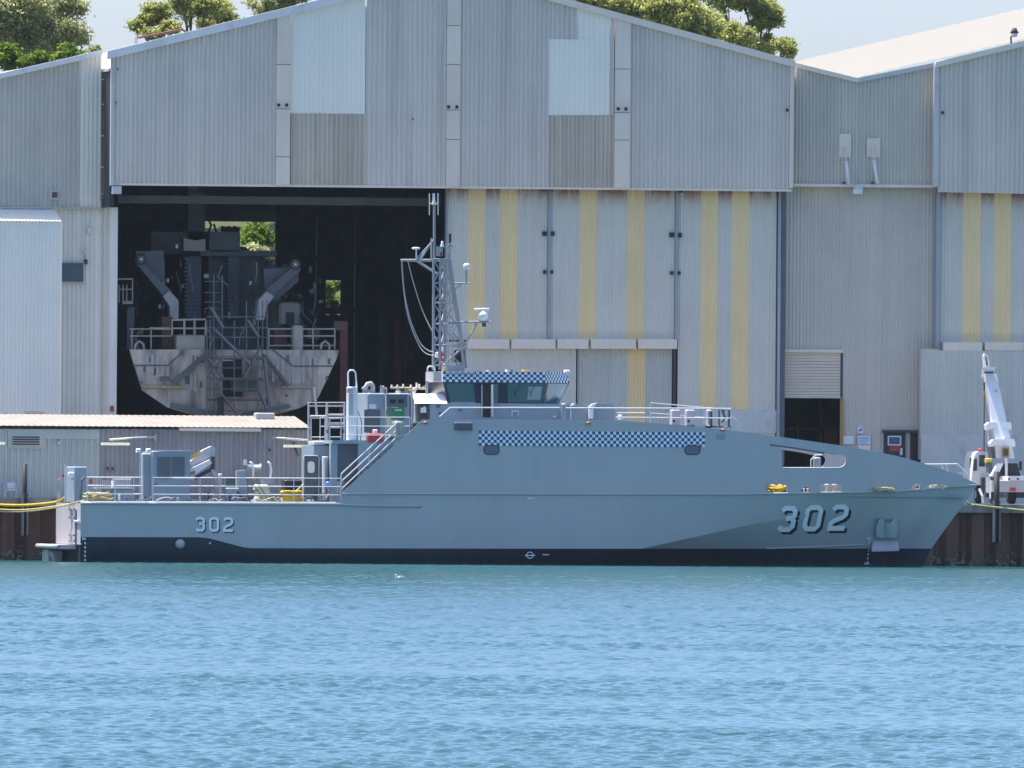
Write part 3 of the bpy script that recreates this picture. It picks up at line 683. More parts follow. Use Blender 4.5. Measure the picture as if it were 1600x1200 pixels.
for px in (168, 176): bolt(px, 732, 4, YE0-.06, E, 'red_dark')
bolt(204, 733, 3, YE0-.06, E, 'flashing'); bolt(92, 692, 5, YE0-.06, E, 'flat_panel'); bolt(421, 703, 4, YE0-.06, E, 'dark_steel')
m = MB(); m.ppoly([(457, 690), (459, 690), (467, 712), (465, 712)], YE0-.09, YE0-.05); m.build('cable', 'dark_steel', E)
ac = thing('rooftop_unit', 'grey air conditioner box on the white roof of the low building', 'air conditioner', P(412, 659, 11.0))
m = MB(); m.pbox(396, 645, 429, 661, 10.8, 11.6, .04); m.build('casing', 'boat_light', ac)
m = MB(); m.pbox(394, 655, 398, 660, 11, 11.3); m.build('pipe_box', 'flat_panel', ac)
tb = thing('bench_table', 'pale table behind the white roof in front of the annex', 'table', P(52, 657, 16.2))
m = MB(); m.pbox(37, 642, 69, 645, 15.9, 16.6); m.build('table_top', 'flashing', tb)
m = MB(); m.pbox(38, 645, 66, 660, 16.1, 16.15); m.build('panel', 'flat_panel', tb)
for px in (39, 67): m = MB(); m.pbox(px-1, 645, px+1, 787, 16., 16.06); m.build('leg', 'flashing', tb)
rl = thing('yard_handrail', 'short white handrail at the left edge in front of the annex', 'rail', P(5, 660, 16.))
m = MB(); m.ptube([(-40, 648, 16), (16, 648, 16)], .03); m.build('rail', 'rail', rl); m = MB(); m.ptube([(10, 645, 16), (10, 789, 16)], .035); m.build('post', 'dark_steel', rl)
ch = thing('folding_chair', 'small white chair standing on the quay by the dark pile at left', 'chair', P(16, 779, 7.0))
m = MB(); m.pbox(11, 754, 23, 763, 7.1, 7.16, .02); m.build('backrest', 'sign_white', ch)
m = MB(); m.pbox(8.5, 764.5, 24.5, 766.5, 6.7, 7.15); m.build('seat', 'sign_white', ch)
for px in (8, 25):
    m = MB(); m.ptube([(px, 779, 7.05), (px, 757, 7.05)], .022); m.build('leg', 'rail', ch)
    m = MB(); m.ptube([(px+.5, 779, 6.7), (px+.5, 766, 6.7)], .022); m.build('leg', 'rail', ch)
# ------------------------------------------------------------------ patrol boat
X0 = P(126, 815, -4).x
BT = thing('patrol_boat', 'long grey patrol boat numbered 302 moored alongside the quay', 'patrol boat', (P(800, 870, 0).x, 0, 0))
st = [P(1440, 888, 0), P(1455, 857, 0), P(1528, 757, 0)]
def Xs(z):
    if z < st[1].z: return st[1].x+(z-st[1].z)*(st[1].x-st[0].x)/(st[1].z-st[0].z)
    return st[1].x+(z-st[1].z)*(st[2].x-st[1].x)/(st[2].z-st[1].z)
XTIP = st[2].x
def xz(pts, Y): q = [P(a, b, Y) for a, b in pts]; return [p.x for p in q], [p.z for p in q]
zkx, zkz = xz([(126, 785.5), (528, 787), (538, 772.5), (1130, 773), (1230, 771.5), (1330, 770)], -4)
zkx += [P(1420, 767, -2.4).x, XTIP]; zkz += [P(1420, 767, -2.4).z, st[2].z]
def zk(X): return float(np.interp(X, zkx, zkz))
XA = P(960, 770, -4).x; XW = P(640, 870, -4).x
def bk(X): t = max(0, min(1, (X-XA)/(XTIP-XA))); return 4.0*(1-t**2.25)
def bwl(X, z):
    xs = Xs(z); t = max(0, min(1, (X-XW)/(xs-XW))); return 3.92*(1-t**1.5)
zcx, zcz = xz([(400, 900), (860, 884), (1000, 858), (1180, 819), (1300, 801), (1440, 796)], -3.9)
def hull_y(X, Z):
    k = zk(X); b = bk(X)
    if Z >= k: return -(b-0.035*(Z-k)*min(1, b/2))
    zc = max(0.03, float(np.interp(X, zcx, zcz))); bw = bwl(X, 0.0) if X < Xs(0) else 0.0
    s = min(1, max(0, (X-P_860)/(P_1300-P_860))); q = 0.985+(0.74-0.985)*s
    xs = Xs(Z); endf = min(1.0, max(0.0, (xs-X)/1.6))**0.75      # closes on the stem
    bc = bw+(b-bw)*q
    y = bc+(b-bc)*(Z-zc)/(k-zc) if Z > zc else (bw+(bc-bw)*max(Z, 0)/zc if Z > 0 else bw*(1+0.15*Z))
    return -max(0.0, y*endf if X > xs-1.6 else y)
P_860 = P(860, 884, -3.9).x; P_1300 = P(1300, 801, -3).x
def PS(px, py, off=0.0):
    Y = -3.0
    for _ in range(12):
        p = P(px, py, Y-off); Y = hull_y(p.x, p.z)
    return P(px, py, Y-off)
zbx, zbz = xz([(126, 839), (321, 839.5), (386, 856.5), (1000, 857.5), (1460, 858)], -4)
def zb(X): return float(np.interp(X, zbx, zbz))
def hull_side(sgn):
    us = list(np.linspace(0, 0.72, 70))+list(np.linspace(0.73, 1, 70))
    us += [(P(q, 770, -4).x-X0)/(XTIP-X0) for q in (321, 386, 528, 538)]; us = sorted(us)
    rows = [(-1, v) for v in (-0.8, 0.0)]+[(0, 0.0)]+[(1, v) for v in np.linspace(0.12, 1, 8)]+[(2, v) for v in np.linspace(0, 1, 14)]
    vs = []; fs = []; mi = []
    for kind, v in rows:
        for u in us:
            X = X0+u*(XTIP-X0)
            if kind == -1: z = v
            else:
                for _ in range(4):
                    zm = min(zk(X)-.05, max(zb(X)+.01, float(np.interp(X, zcx, zcz)))); z = zb(X) if kind == 0 else (zb(X)+v*(zm-zb(X)) if kind == 1 else zm+v*(zk(X)-zm)); X = X0+u*(Xs(z)-X0)
            X = X0+u*(Xs(z)-X0)
            vs.append((X, sgn*-hull_y(X, z) if u < 1 else 0.0, z))
    n = len(us)
    for r in range(len(rows)-1):
        if rows[r][0] == 1 and rows[r+1][0] == 2: continue      # a crisp chine: the two facets share no vertices
        for i in range(n-1):
            a = r*n+i; fs.append((a, a+1, a+n+1, a+n)); mi.append(1 if r < 2 else 0)
    return vs, fs, mi
m = MB(); mis = []
for s in (-1, 1):
    v, f, mi = hull_side(s); m.add(v, f); mis += mi
hull = m.build('hull', ['hull_grey', 'hull_boot'], BT, True)
hull.data.polygons.foreach_set('material_index', mis)
# deck sheets
def deck(name, pxa, pxb, py, mt, inset=0.06, dz=-0.02, n=30):
    xa = P(pxa, py, -4).x; xb = P(pxb, py, -4 if pxb < 1300 else 0).x; z = P(pxa, py, -4).z+dz
    m = MB(); vs = []
    for i in range(n+1):
        x = xa+(xb-xa)*i/n; y = max(0.02, bk(x)-inset); vs += [(x, -y, z), (x, y, z)]
    m.add(vs, [(2*i, 2*i+2, 2*i+3, 2*i+1) for i in range(n)]); return m.build(name, mt, BT)
deck('aft_deck', 127, 560, 786.5, 'boat_deck'); deck('fore_deck', 560, 1505, 771, 'boat_deck')
deck('house_top', 655, 1150, 661, 'boat_deck', 0.1)
# upper side plates with the bow opening and freeing ports
top_px = [(533, 772.5), (536, 768), (661, 655.5), (900, 655.5), (970, 657.5), (1060, 664), (1130, 671), (1200, 680), (1300, 694), (1350, 702), (1400, 712), (1440, 723), (1470, 732.5), (1500, 743), (1526, 756)]
def arc(cx, cy, r0, r1, a0, a1, n=6): return [(cx+r0*math.cos(a0+(a1-a0)*i/n), cy+r1*math.sin(a0+(a1-a0)*i/n)) for i in range(n+1)]
hole_px = [[(1207, 696), (1222, 701.5), (1222, 731)]+[(1308, 731)]+arc(1310, 720, 12, 11, 1.4, -0.9, 6)+[(1302, 711), (1288, 707.5), (1240, 699.5)],
           [(1196, 770), (1195, 758), (1199, 756), (1226, 756.5), (1230, 760), (1230, 770)], [(1252, 769.5), (1253, 764), (1257, 761.5), (1263, 762), (1267, 769.5)],
           [(1281, 769), (1281, 758), (1284, 756), (1309, 756.5), (1314, 760), (1315, 769)], [(1364, 767), (1366, 763), (1395, 760.5), (1398, 762), (1397, 767)],
           [(1424, 765.5), (1427, 756), (1435, 755.5), (1440, 765)], [(1446, 764.5), (1450, 758), (1474, 756.5), (1479, 758), (1480, 763.5)]]
def side_plate(sgn):
    outer = [(PS(a, b).x, PS(a, b).z) for a, b in top_px]
    low = [(x, zk(x)+0.004) for x in np.linspace(outer[-1][0], outer[0][0]+.02, 40)]
    rings = [outer+low[1:]]+[[(PS(a, b).x, max(PS(a, b).z, zk(PS(a, b).x)+0.03)) for a, b in h] for h in hole_px]
    flat = [p for r in rings for p in r]; tr = tessellate_polygon([[Vector((x, z, 0)) for x, z in r] for r in rings])
    bm = bmesh.new(); V = [bm.verts.new((x, 0, z)) for x, z in flat]
    for t in tr:
        try: bm.faces.new([V[i] for i in t])
        except ValueError: pass
    for x in np.linspace(outer[0][0]+.5, XTIP-.1, 70):
        bmesh.ops.bisect_plane(bm, geom=bm.verts[:]+bm.edges[:]+bm.faces[:], plane_co=(x, 0, 0), plane_no=(1, 0, 0))
    for v in bm.verts: v.co.y = hull_y(v.co.x, v.co.z+.002)
    bmesh.ops.recalc_face_normals(bm, faces=bm.faces)
    if bm.faces[0].normal.y > 0: bmesh.ops.reverse_faces(bm, faces=bm.faces)
    of = bm.faces[:]; be_ = [e for e in bm.edges if len(e.link_faces) == 1]
    dm = {v: bm.verts.new((v.co.x, v.co.y+0.05, v.co.z)) for v in bm.verts[:]}
    for fc in of: bm.faces.new([dm[v] for v in reversed(fc.verts)])
    for e in be_: bm.faces.new([e.verts[0], e.verts[1], dm[e.verts[1]], dm[e.verts[0]]])
    bmesh.ops.recalc_face_normals(bm, faces=bm.faces)
    if sgn > 0:
        for v in bm.verts: v.co.y = -v.co.y
        bmesh.ops.recalc_face_normals(bm, faces=bm.faces)
    for v in bm.verts: v.co -= BT.location
    me = bpy.data.meshes.new('side_plate'); bm.to_mesh(me); bm.free(); me.materials.append(mm('hull_grey'))
    o = bpy.data.objects.new('side_plate', me); COL.objects.link(o); o.parent = BT; return o
for s in (-1, 1): side_plate(s)
# rubbing strakes
def strake(pts, r, mt, name='strake'):
    m = MB(); q = []
    for (a, b), (c, d) in zip(pts[:-1], pts[1:]):
        for i in range(12): q.append(PS(a+(c-a)*i/12, b+(d-b)*i/12, 0.02))
    q.append(PS(*pts[-1], 0.02)); m.tube(q, r, 8); return m.build(name, mt, BT, True)
strake([(126, 786.5), (526, 788), (560, 790), (658, 791)], 0.055, 'hull_grey'); strake([(535, 771.5), (1130, 772.5), (1240, 771), (1400, 768), (1520, 758.5)], 0.045, 'hull_grey')
strake([(1197, 857), (1280, 854.5), (1350, 851)], 0.035, 'hull_grey', 'spray_rail')
m = MB(); m.tube([P(126, 784, -3.95), P(330, 784.6, -3.95), P(525, 785.4, -3.95)], .03, 6); m.build('deck_edge', 'rail', BT)
# inner bulkheads of the superstructure
def yb(n, mt, *a): m = MB(); m.pbox(*a); return m.build(n, mt, BT)
yb('front_bulkhead', 'boat_grey', 1150, 684, 1165, 772, -3.3, 3.3)
m = MB(); m.ppoly([(560, 693), (640, 693), (700, 660), (1140, 672), (1140, 772), (560, 786)], -3.3, 3.3); m.build('deckhouse', 'boat_grey', BT)
# ---- transom, swim platform
xt = X0
zt0 = P(126, 786, -4).z; zt1 = P(126, 851, -4).z
m = MB(); m.box(xt, -3.98, zt1, xt+.06, 3.98, zt0-.02); m.build('transom', 'boat_light', BT)
m = MB(); m.box(xt+.06, -3.9, -.6, xt+.12, 3.9, zt1); m.build('transom_boot', 'hull_boot', BT)
m = MB(); m.box(xt-.75, -2.6, zt1-.20, xt, 3.9, zt1-.02); m.build('swim_platform', 'boat_light', BT)
m = MB(); m.tube([(xt-.8, -2.6, zt1-.1), (xt-.8, 3.95, zt1-.1)], .1, 8); m.build('platform_fender', 'boat_light', BT, True)
m = MB(); m.cbox(xt-.6, 2.2, -.1, xt, 3.9, zt1-.25, .05); m.build('stern_gear', 'flashing', BT)
m = MB(); m.prism([(xt-.55, zt1-.35), (xt-.1, zt1-.28), (xt-.15, -.05), (xt-.4, -.05)], 0.9, 1.9); m.build('stern_gear', 'boat_light', BT)
for yy, mt in ((-2.2, 'boat_dark'), (-1.1, 'boat_dark')):
    for zz in (0.1, .35, 1.1, 1.45):
        m = MB(); m.box(xt-.12, yy-.25, zt1+zz, xt-.01, yy+.25, zt1+zz+.08); m.build('step', 'boat_grey', BT)
m = MB(); m.box(xt-.05, -2.75, zt1+.0, xt-.01, -2.6, zt0-.3); m.build('guide_rail', 'boat_dark', BT)
m = MB(); m.tube([(xt-.06, -2.6, zt1+1.0), (xt-.06, -3.9, zt1+1.0)], .04); m.build('grab_bar', 'rail', BT)
# discharge and draught marks
def decal(name, polys_px, mt, off):
    m = MB(); m.nofix = True
    for poly in polys_px:
        q = [PS(a, b, off) for a, b in poly]
        tr = tessellate_polygon([[Vector((p.x, p.z, 0)) for p in q]]); m.add(q, [tuple(t) for t in tr])
    return m.build(name, mt, BT)
c = PS(281.5, 850); m = MB(); m.lathe((c.x, c.y+.03, c.z), [(.21, .0), (.2, -.05), (.12, -.12), (.03, -.14)], 14, 'y'); m.build('outlet', 'boat_light', BT, True)
c = PS(328, 849); m = MB(); m.lathe((c.x, c.y+.03, c.z), [(.05, .0), (.05, -.05), (.02, -.07)], 8, 'y'); m.build('outlet', 'boat_light', BT, True)
def rectp(x0, y0, x1, y1): return [(x0, y0), (x1, y0), (x1, y1), (x0, y1)]
pl = [rectp(128.5, 840, 130.5, 843.5), rectp(131.5, 840, 133.5, 843.5)]
for i in range(5): y = 847+i*6.6; pl += [rectp(131.5, y, 134, y+1.2), rectp(131.8, y+1.2, 132.8, y+3.4), rectp(133, y+1.6, 134.2, y+3.4)]
decal('draught_marks', pl, 'mark_white', 0.012)
pl = [rectp(1354.5, 840, 1357, 843), rectp(1358, 840, 1360.5, 843)]
for i in range(6): y = 846+i*6.2; x = 1358-i*.5; pl += [rectp(x-1, y, x+1.2, y+1.1), rectp(x+.2, y+1.1, x+1.2, y+3.2), rectp(x-1, y+2.2, x+.2, y+3.2)]
pl += [rectp(1351, 879, 1353, 882), rectp(1353.8, 879, 1355.8, 882), rectp(1356.5, 879, 1358, 882)]
decal('draught_marks', pl, 'mark_white', 0.02)
ring = []
for i in range(20):
    a, b = 2*math.pi*i/20, 2*math.pi*(i+1)/20
    ring.append([(828+5.5*math.cos(a), 867.5+5.5*math.sin(a)), (828+5.5*math.cos(b), 867.5+5.5*math.sin(b)), (828+4.2*math.cos(b), 867.5+4.2*math.sin(b)), (828+4.2*math.cos(a), 867.5+4.2*math.sin(a))])
decal('load_mark', ring+[rectp(820, 867, 836.5, 868.5), rectp(848, 866, 858, 867.3)], 'mark_white', 0.015)
decal('deck_mark', [rectp(824, 777.6, 835, 779)], 'mark_white', 0.015)
# hull numbers
STROKES = {'3': [[(0, 1.24), (.22, 1.45), (.78, 1.45), (1, 1.24), (1, .93), (.82, .76), (1, .58), (1, .21), (.78, 0), (.22, 0), (0, .21)], [(.40, .76), (.86, .76)]],
           '0': [[(.5, 1.45), (.78, 1.45), (1, 1.24), (1, .21), (.78, 0), (.22, 0), (0, .21), (0, 1.24), (.22, 1.45), (.5, 1.45)]],
           '2': [[(0, 1.24), (.22, 1.45), (.78, 1.45), (1, 1.24), (1, .93), (.8, .74), (.2, .5), (0, .3), (0, .0), (1.12, 0)]]}
def ribbon(path, t):
    out = []; n = len(path); closed = path[0] == path[-1]; vp = [Vector(p) for p in path]; L_, R_ = [], []
    for i in range(n):
        if closed: a, b = vp[(i-1) % (n-1)], vp[(i+1) % (n-1)]
        else: a, b = (vp[i-1] if i else None), (vp[i+1] if i < n-1 else None)
        d1 = (vp[i]-a).normalized() if a is not None else None; d2 = (b-vp[i]).normalized() if b is not None else None
        d1 = d1 or d2; d2 = d2 or d1; n1 = Vector((-d1.y, d1.x)); n2 = Vector((-d2.y, d2.x)); mt_ = (n1+n2).normalized(); k = t/max(.5, mt_.dot(n1))
        L_.append(vp[i]+mt_*k); R_.append(vp[i]-mt_*k)
    return [[L_[i], L_[i+1], R_[i+1], R_[i]] for i in range(n-1)]
def number(x0, y1, w, h, gap, skew, stroke, sh, tag_):
    for shade in (1, 0):
        for k, ch_ in enumerate('302'):
            polys = []
            for path in STROKES[ch_]:
                for quad in ribbon(path, stroke):
                    pp = []
                    for p in quad:
                        u, v = .5+(p.x-.5), p.y
                        px = x0+k*gap+u*w+v/1.45*skew+(sh if shade else 0); py = y1[0]+(y1[1]-y1[0])*k/2-v/1.45*h+(sh*1.0 if shade else 0); pp.append((px, py))
                    polys.append(pp)
            o = decal('hull_number_shadow' if shade else 'hull_number', polys, 'number_black' if shade else 'number_blue', 0.012 if shade else 0.024)
number(1216, (827.5, 825.5), 21, 33.5, 40, 7, .165, 3.8, 'big')
number(306.5, (828.6, 829.1), 12, 19, 22, 0, .155, 1.8, 'small')
# checker bands, oval ports, vent
def band(name, pxa, pya, pxb, pyb, mt, Y):
    a = P(pxa, pyb, Y); b = P(pxb, pya, Y); off = BT.location
    cell = 0.1295; cx, cz = round((b.x-a.x)/cell), round((b.z-a.z)/cell)
    me = bpy.data.meshes.new(name); w_, h_ = cx*cell, cz*cell
    me.from_pydata([(0, 0, 0), (w_, 0, 0), (w_, 0, h_), (0, 0, h_)], [], [(0, 1, 2, 3)]); me.materials.append(mm(mt))
    o = bpy.data.objects.new(name, me); COL.objects.link(o); o.parent = BT; o.location = Vector((a.x, Y, a.z))-off
    return o
o_ = band('checker_band', 748, 673.3, 1103, 696.5, 'checks', hull_y(P(900, 690, -4).x, P(900, 690, -4).z)-.02)
# the band follows the side where it starts to curve in
me = o_.data; bm = bmesh.new(); bm.from_mesh(me)
for i in range(1, 24): bmesh.ops.bisect_plane(bm, geom=bm.verts[:]+bm.edges[:]+bm.faces[:], plane_co=(i*.41, 0, 0), plane_no=(1, 0, 0))
for v in bm.verts:
    wx, wz = v.co.x+o_.location.x+BT.location.x, v.co.z+o_.location.z+BT.location.z
    v.co.y = hull_y(wx, wz)-.015-(o_.location.y+BT.location.y)
bm.to_mesh(me); bm.free()
def rr(cx, cy, w_, h_, r): 
    out = []
    for sx, sy, a0 in ((1, 1, 0), (-1, 1, 1.571), (-1, -1, 3.142), (1, -1, 4.712)): out += arc(cx+sx*(w_/2-r), cy+sy*(h_/2-r), r, r, a0, a0+1.571, 4)
    return out
for px in (768, 1082):
    f = decal('port_window', [rr(px, 703, 25, 15.5, 6.5)], 'frame_navy', .02); q = decal('pane', [rr(px, 703, 22, 12.5, 5.5)], 'window_dark', .035); q.parent = f
m = MB(); yy = PS(724, 666).y; m.pbox(709.5, 660, 738, 672, yy-.12, yy+.05, .03); f = m.build('side_vent', 'boat_dark', BT)
m = MB(); m.pbox(718, 661.5, 737, 671, yy-.14, yy-.121); q = m.build('pane', 'window_dark', f)
for px, py in ((664.5, 660.5), (919, 661), (1129.5, 672)):
    p = PS(px, py); m = MB(); m.lathe((p.x, p.y-.02, p.z), [(.03, -.05), (.1, -.04), (.11, .02), (.04, .06)], 10); m.build('side_light', 'orange_lens', BT, True)
p = PS(1126, 682); m = MB(); m.box(p.x-.2, p.y-.03, p.z-.1, p.x+.16, p.y+.02, p.z+.1); m.build('side_plate_patch', 'boat_grey', BT)
# bow opening rim
def rimtube(pts, r, mt, name): m = MB(); m.tube([PS(a, b, .0) for a, b in pts], r, 6); return m.build(name, mt, BT, True)
rimtube([(1222, 731)]+[(1308, 731)]+arc(1310, 720, 12, 11, 1.4, -0.9, 6)+[(1302, 711)], .025, 'rail', 'opening_rim')
rimtube([(1203, 695), (1240, 700), (1288, 708)], .035, 'boat_dark', 'opening_rim')
m = MB(); m.pbox(1270, 714, 1283, 731, -1.4, -1.0, .06); m.build('windlass', 'boat_grey', BT)
m = MB(); m.ptube([(1267, 731, -1.5), (1267, 719, -1.5), (1274, 711, -1.5), (1284, 711, -1.5)], .03); m.build('windlass_rail', 'rail', BT)
m = MB(); m.ptube([(1206, 710, -2.2), (1212, 705, -2.2)], .03); m.build('hook', 'rail', BT)
for a, b_, c, d_ in ((1196, 770.5, 1230, 770.5), (1281, 769.5, 1315, 769.3), (1364, 767.6, 1397, 767.2), (1446, 765, 1480, 763.6), (1253, 770, 1267, 769.8), (1424, 766, 1440, 765.3)):
    rimtube([(a, b_), ((a+c)/2, (b_+d_)/2), (c, d_)], .028, 'rail', 'sill_highlight')  # pale bars painting the sunlit lower edge of each port
# mooring gear seen through the ports
def bollard(px, py, Y, s=1.0, mt='boat_light'):
    c = P(px, py, Y)
    for dx in (-.16, .16):
        m = MB(); m.lathe((c.x+dx*s, c.y, c.z), [(.09*s, 0), (.08*s, .25*s), (.12*s, .27*s), (.12*s, .33*s), (.05*s, .36*s)], 12); m.build('bollard', mt, BT, True)
    m = MB(); m.box(c.x-.35*s, c.y-.16, c.z-.06, c.x+.35*s, c.y+.16, c.z); m.build('bollard_base', mt, BT)
for px, py, Y, mt in ((1213, 770, -2.6, 'yellow_paint'), (1298, 769, -2.2, 'boat_light'), (1432, 765, -1.2, 'boat_light'), (1259, 769.5, -2.6, 'boat_light')): bollard(px, py, Y, 1.0 if px != 1259 else .5, mt)
for px, py, Y in ((1464, 763, -.75),):
    c = P(px, py, Y); m = MB(); m.cbox(c.x-.3, c.y-.2, c.z-.05, c.x+.3, c.y+.2, c.z+.2, .06); m.build('deck_block', 'sack', BT)
# anchor pocket
pk = decal('anchor_pocket', [[(1366, 810), (1405, 811), (1404, 855), (1364, 856)]], 'boat_grey', .02)
def psoff(a, b, o): return PS(a, b, o)
def slab(pts, off, th, mt, name, par=BT):
    m = MB(); f = [PS(a, b, off+th) for a, b in pts]; r = [p+Vector((0, th, 0)) for p in f]; n = len(pts)
    tr = tessellate_polygon([[Vector((p.x, p.z, 0)) for p in f]])
    m.add(f+r, [tuple(t) for t in tr]+[(i, (i+1) % n, n+(i+1) % n, n+i) for i in range(n)]); return m.build(name, mt, par)
an = slab([(1370, 838), (1369, 826), (1374, 811), (1379, 809), (1384, 820), (1389, 820), (1397, 810), (1403, 811), (1404, 827), (1401, 840), (1393, 841), (1386, 839), (1378, 841)], .05, .16, 'anchor_green', 'anchor')
slab([(1384, 817), (1391, 817), (1389, 836), (1385, 836)], .21, .08, 'hull_grey', 'anchor_shank', an)
q = [PS(1364, 845, .0), PS(1403, 844, .0), PS(1405, 858, .55), PS(1362, 859, .55)]
m = MB(); m.add(q+[p-Vector((0, 0, .08)) for p in q], [(0, 1, 2, 3), (3, 2, 6, 7), (0, 3, 7, 4), (1, 5, 6, 2)]); m.build('anchor_shelf', 'boat_light', BT)

# ------------------------------------------------------------------ railings
def railing(pts, Y, rails, step, r=.018, name='railing', posts=True):
    """pts: deck line (px,py); rails: heights in pixels"""
    m = MB(); L = [P(a, b, Y) for a, b in pts]
    for h in rails: m.tube([p+Vector((0, 0, h/36.5)) for p in L], r, 6)
    if posts:
        for (a, b), (c, d) in zip(pts[:-1], pts[1:]):
            n = max(1, round(abs(c-a)/step))
            for i in range(n+1):
                p = P(a+(c-a)*i/n, b+(d-b)*i/n, Y); m.tube([p, p+Vector((0, 0, max(rails)/36.5))], r, 6)
    return m.build(name, 'rail', BT)
railing([(136, 784), (223, 784.3)], -3.85, [12, 25, 38], 43); railing([(239, 784.4), (386, 785), (532, 785.6)], -3.85, [12, 25, 38], 61)
railing([(105, 783), (520, 785)], 3.8, [12, 25, 38], 52)
m = MB(); m.tube([P(270, 747, -3.87), P(305, 747.3, -3.87)], .045, 8); m.build('rail_pad', 'rail', BT)
# stair rails up the sloping side
m = MB()
for d in (0, 12, 24): m.ptube([(533, 741+d*1.15, -3.8), (536, 738+d, -3.8), (620-d*.1, 661+d, -3.8)], .028)
m.ptube([(533, 741, -3.8), (533, 770, -3.8)], .028); m.ptube([(577, 701, -3.8), (577, 726, -3.8)], .022); m.ptube([(618, 662, -3.8), (618, 690, -3.8)], .022)
m.build('stair_rail', 'rail', BT)
m = MB()
for i in range(9):
    px, py = 541+i*9.5, 765-i*8.4; p = P(px, py, -3.7); m.box(p.x-.12, -3.6, p.z, p.x+.12, -2.7, p.z+.04)
m.build('stair_tread', 'boat_dark', BT)
railing([(539, 690), (640, 690)], -3.6, [10, 24, 38], 70); railing([(500, 690), (640, 690)], 3.4, [24, 38], 50)
# foredeck house rails
m = MB()
m.ptube([(687, 651, -3.3), (703, 637, -3.3), (875, 637, -3.3)], .028); m.ptube([(884, 637.4, -3.3), (1142, 638.5, -3.3)], .028)
m.ptube([(962, 652, -3.3), (1080, 653, -3.3), (1142, 653.5, -3.3)], .024); m.ptube([(964, 645, -3.2), (1008, 645, -3.2)], .024)
for px, b in ((892, 656), (1016, 660), (1046, 663), (1066, 665), (1103, 669), (1142, 670)): m.ptube([(px, 638, -3.3), (px, b, -3.3)], .022)
m.ptube([(1142, 651, -3.3), (1150, 656, -3.2), (1153, 661, -3.2), (1153, 672, -3.2)], .03); m.build('railing', 'rail', BT)
railing([(1016, 659), (1142, 670)], 3.2, [14, 30], 40)
# ------------------------------------------------------------------ superstructure and deck fittings
def part(n, mt, *a, par=BT, b=0.0, smooth=False): m = MB(); m.pbox(*a, b); return m.build(n, mt, par, smooth)
# upper after deck
part('upper_deck', 'boat_grey', 484, 688, 660, 693.5, -3.2, 3.4)
part('recess_wall', 'boat_dark', 526, 694, 566, 752, -2.9, -2.7)  # darker grey puts the overhang's shade into the wall colour
part('corner_pillar', 'boat_grey', 514, 692, 527, 784, -3.1, -2.6)
hs = part('winch_house', 'boat_grey', 556, 614, 602, 690, -1.8, 1.6, b=.05)
part('access_panel', 'boat_dark', 569, 640, 594, 676, -1.84, -1.8, par=hs); part('notice', 'sign_white', 577, 631.5, 588, 639, -1.83, -1.801, par=hs)
hs = part('funnel_house', 'boat_grey', 601, 614, 641, 690, -2.2, 1.6, b=.05)
part('louvre', 'boat_dark', 604, 616, 636, 636, -2.24, -2.2, par=hs)
for x in (609, 622): part('vent_slot', 'black', x, 624, x+9, 630, -2.26, -2.24, par=hs)
gs = part('life_raft_sign', 'green_sign', 611, 637, 632, 656, -2.28, -2.24, par=hs)
m = MB(); 
for k in range(4): m.pbox(617+k*2.8, 639.5, 619+k*2.8, 642, -2.3, -2.281)
m.build('sign_lettering', 'sign_white', hs)
part('corner_strip', 'boat_light', 640, 615, 645, 668, -2.3, -1.9)
ca, cb_, cc, cd_ = P(648, 630.5, -2.6), P(699, 630.5, -2.6), P(694, 615, -1.7), P(644, 615, -1.7)
m = MB(); m.add([ca, cb_, cc, cd_, (cd_.x, 1.8, cd_.z), (cc.x, 1.8, cc.z), (cb_.x, 1.8, cb_.z), (ca.x, 1.8, ca.z)], [(0, 1, 2, 3), (3, 2, 5, 4), (0, 3, 4, 7), (1, 6, 5, 2), (7, 4, 5, 6), (0, 7, 6, 1)]); m.build('sloping_cover', 'white_paint', BT)
part('wheelhouse_base', 'boat_grey', 646, 630, 890, 660, -2.55, 2.2)
m = MB(); m.ppoly([(888, 631), (955, 631), (960, 634), (960, 660), (888, 660)], -2.5, 2.0); m.build('forward_coaming', 'boat_grey', BT)
m = MB(); m.pbox(657, 637, 666, 645, -2.6, -2.551); m.pbox(661, 635, 665, 637, -2.6, -2.551); m.build('notice', 'sign_white', BT)
m = MB(); m.pbox(799, 641, 811, 643.5, -2.6, -2.551); m.pbox(799, 643.5, 801, 651, -2.6, -2.551); m.pbox(809, 643.5, 811, 651, -2.6, -2.551); m.build('bracket', 'rail', BT)
for x, y, mt in ((719, 640, 'green_sign'), (745, 641, 'rope_tan'), (867, 651, 'rail'), (685, 635, 'boat_dark'), (688, 646, 'boat_dark')): part('fitting', mt, x-2.5, y-2, x+2.5, y+2, -2.62, -2.551)
# white ladder locker with hoops
lk = part('ladder_case', 'white_paint', 541, 604, 558, 690, -2.2, -1.6, b=.03)
part('case_panel', 'boat_light', 545, 616, 552, 648, -2.22, -2.2, par=lk); part('camera_head', 'boat_light', 541, 605, 552, 614, -2.5, -2.2, par=lk, b=.04)
m = MB(); m.ptube([(544, 660, -2.0), (544, 582, -2.0), (547, 578.5, -2.0), (552, 578.5, -2.0), (555.5, 582, -2.0), (557.5, 605, -2.0), (558.5, 690, -2.0)], .035, 8); m.build('ladder_hoop', 'white_paint', BT, True)
# gooseneck vent
m = MB(); m.ptube([(582.5, 614, -1.2), (582.5, 603, -1.2), (579, 599, -1.2), (574.5, 600, -1.2), (571, 606, -1.2), (566, 608, -1.2)], [.1, .1, .1, .1, .1, .07], 10); m.build('gooseneck_vent', 'boat_light', BT, True)
m = MB(); m.ptube([(596, 614, -1.2), (595.5, 602, -1.2)], .05); m.ptube([(594, 604, -1.2), (600, 605, -1.2)], .05); m.build('valve', 'boat_light', BT)
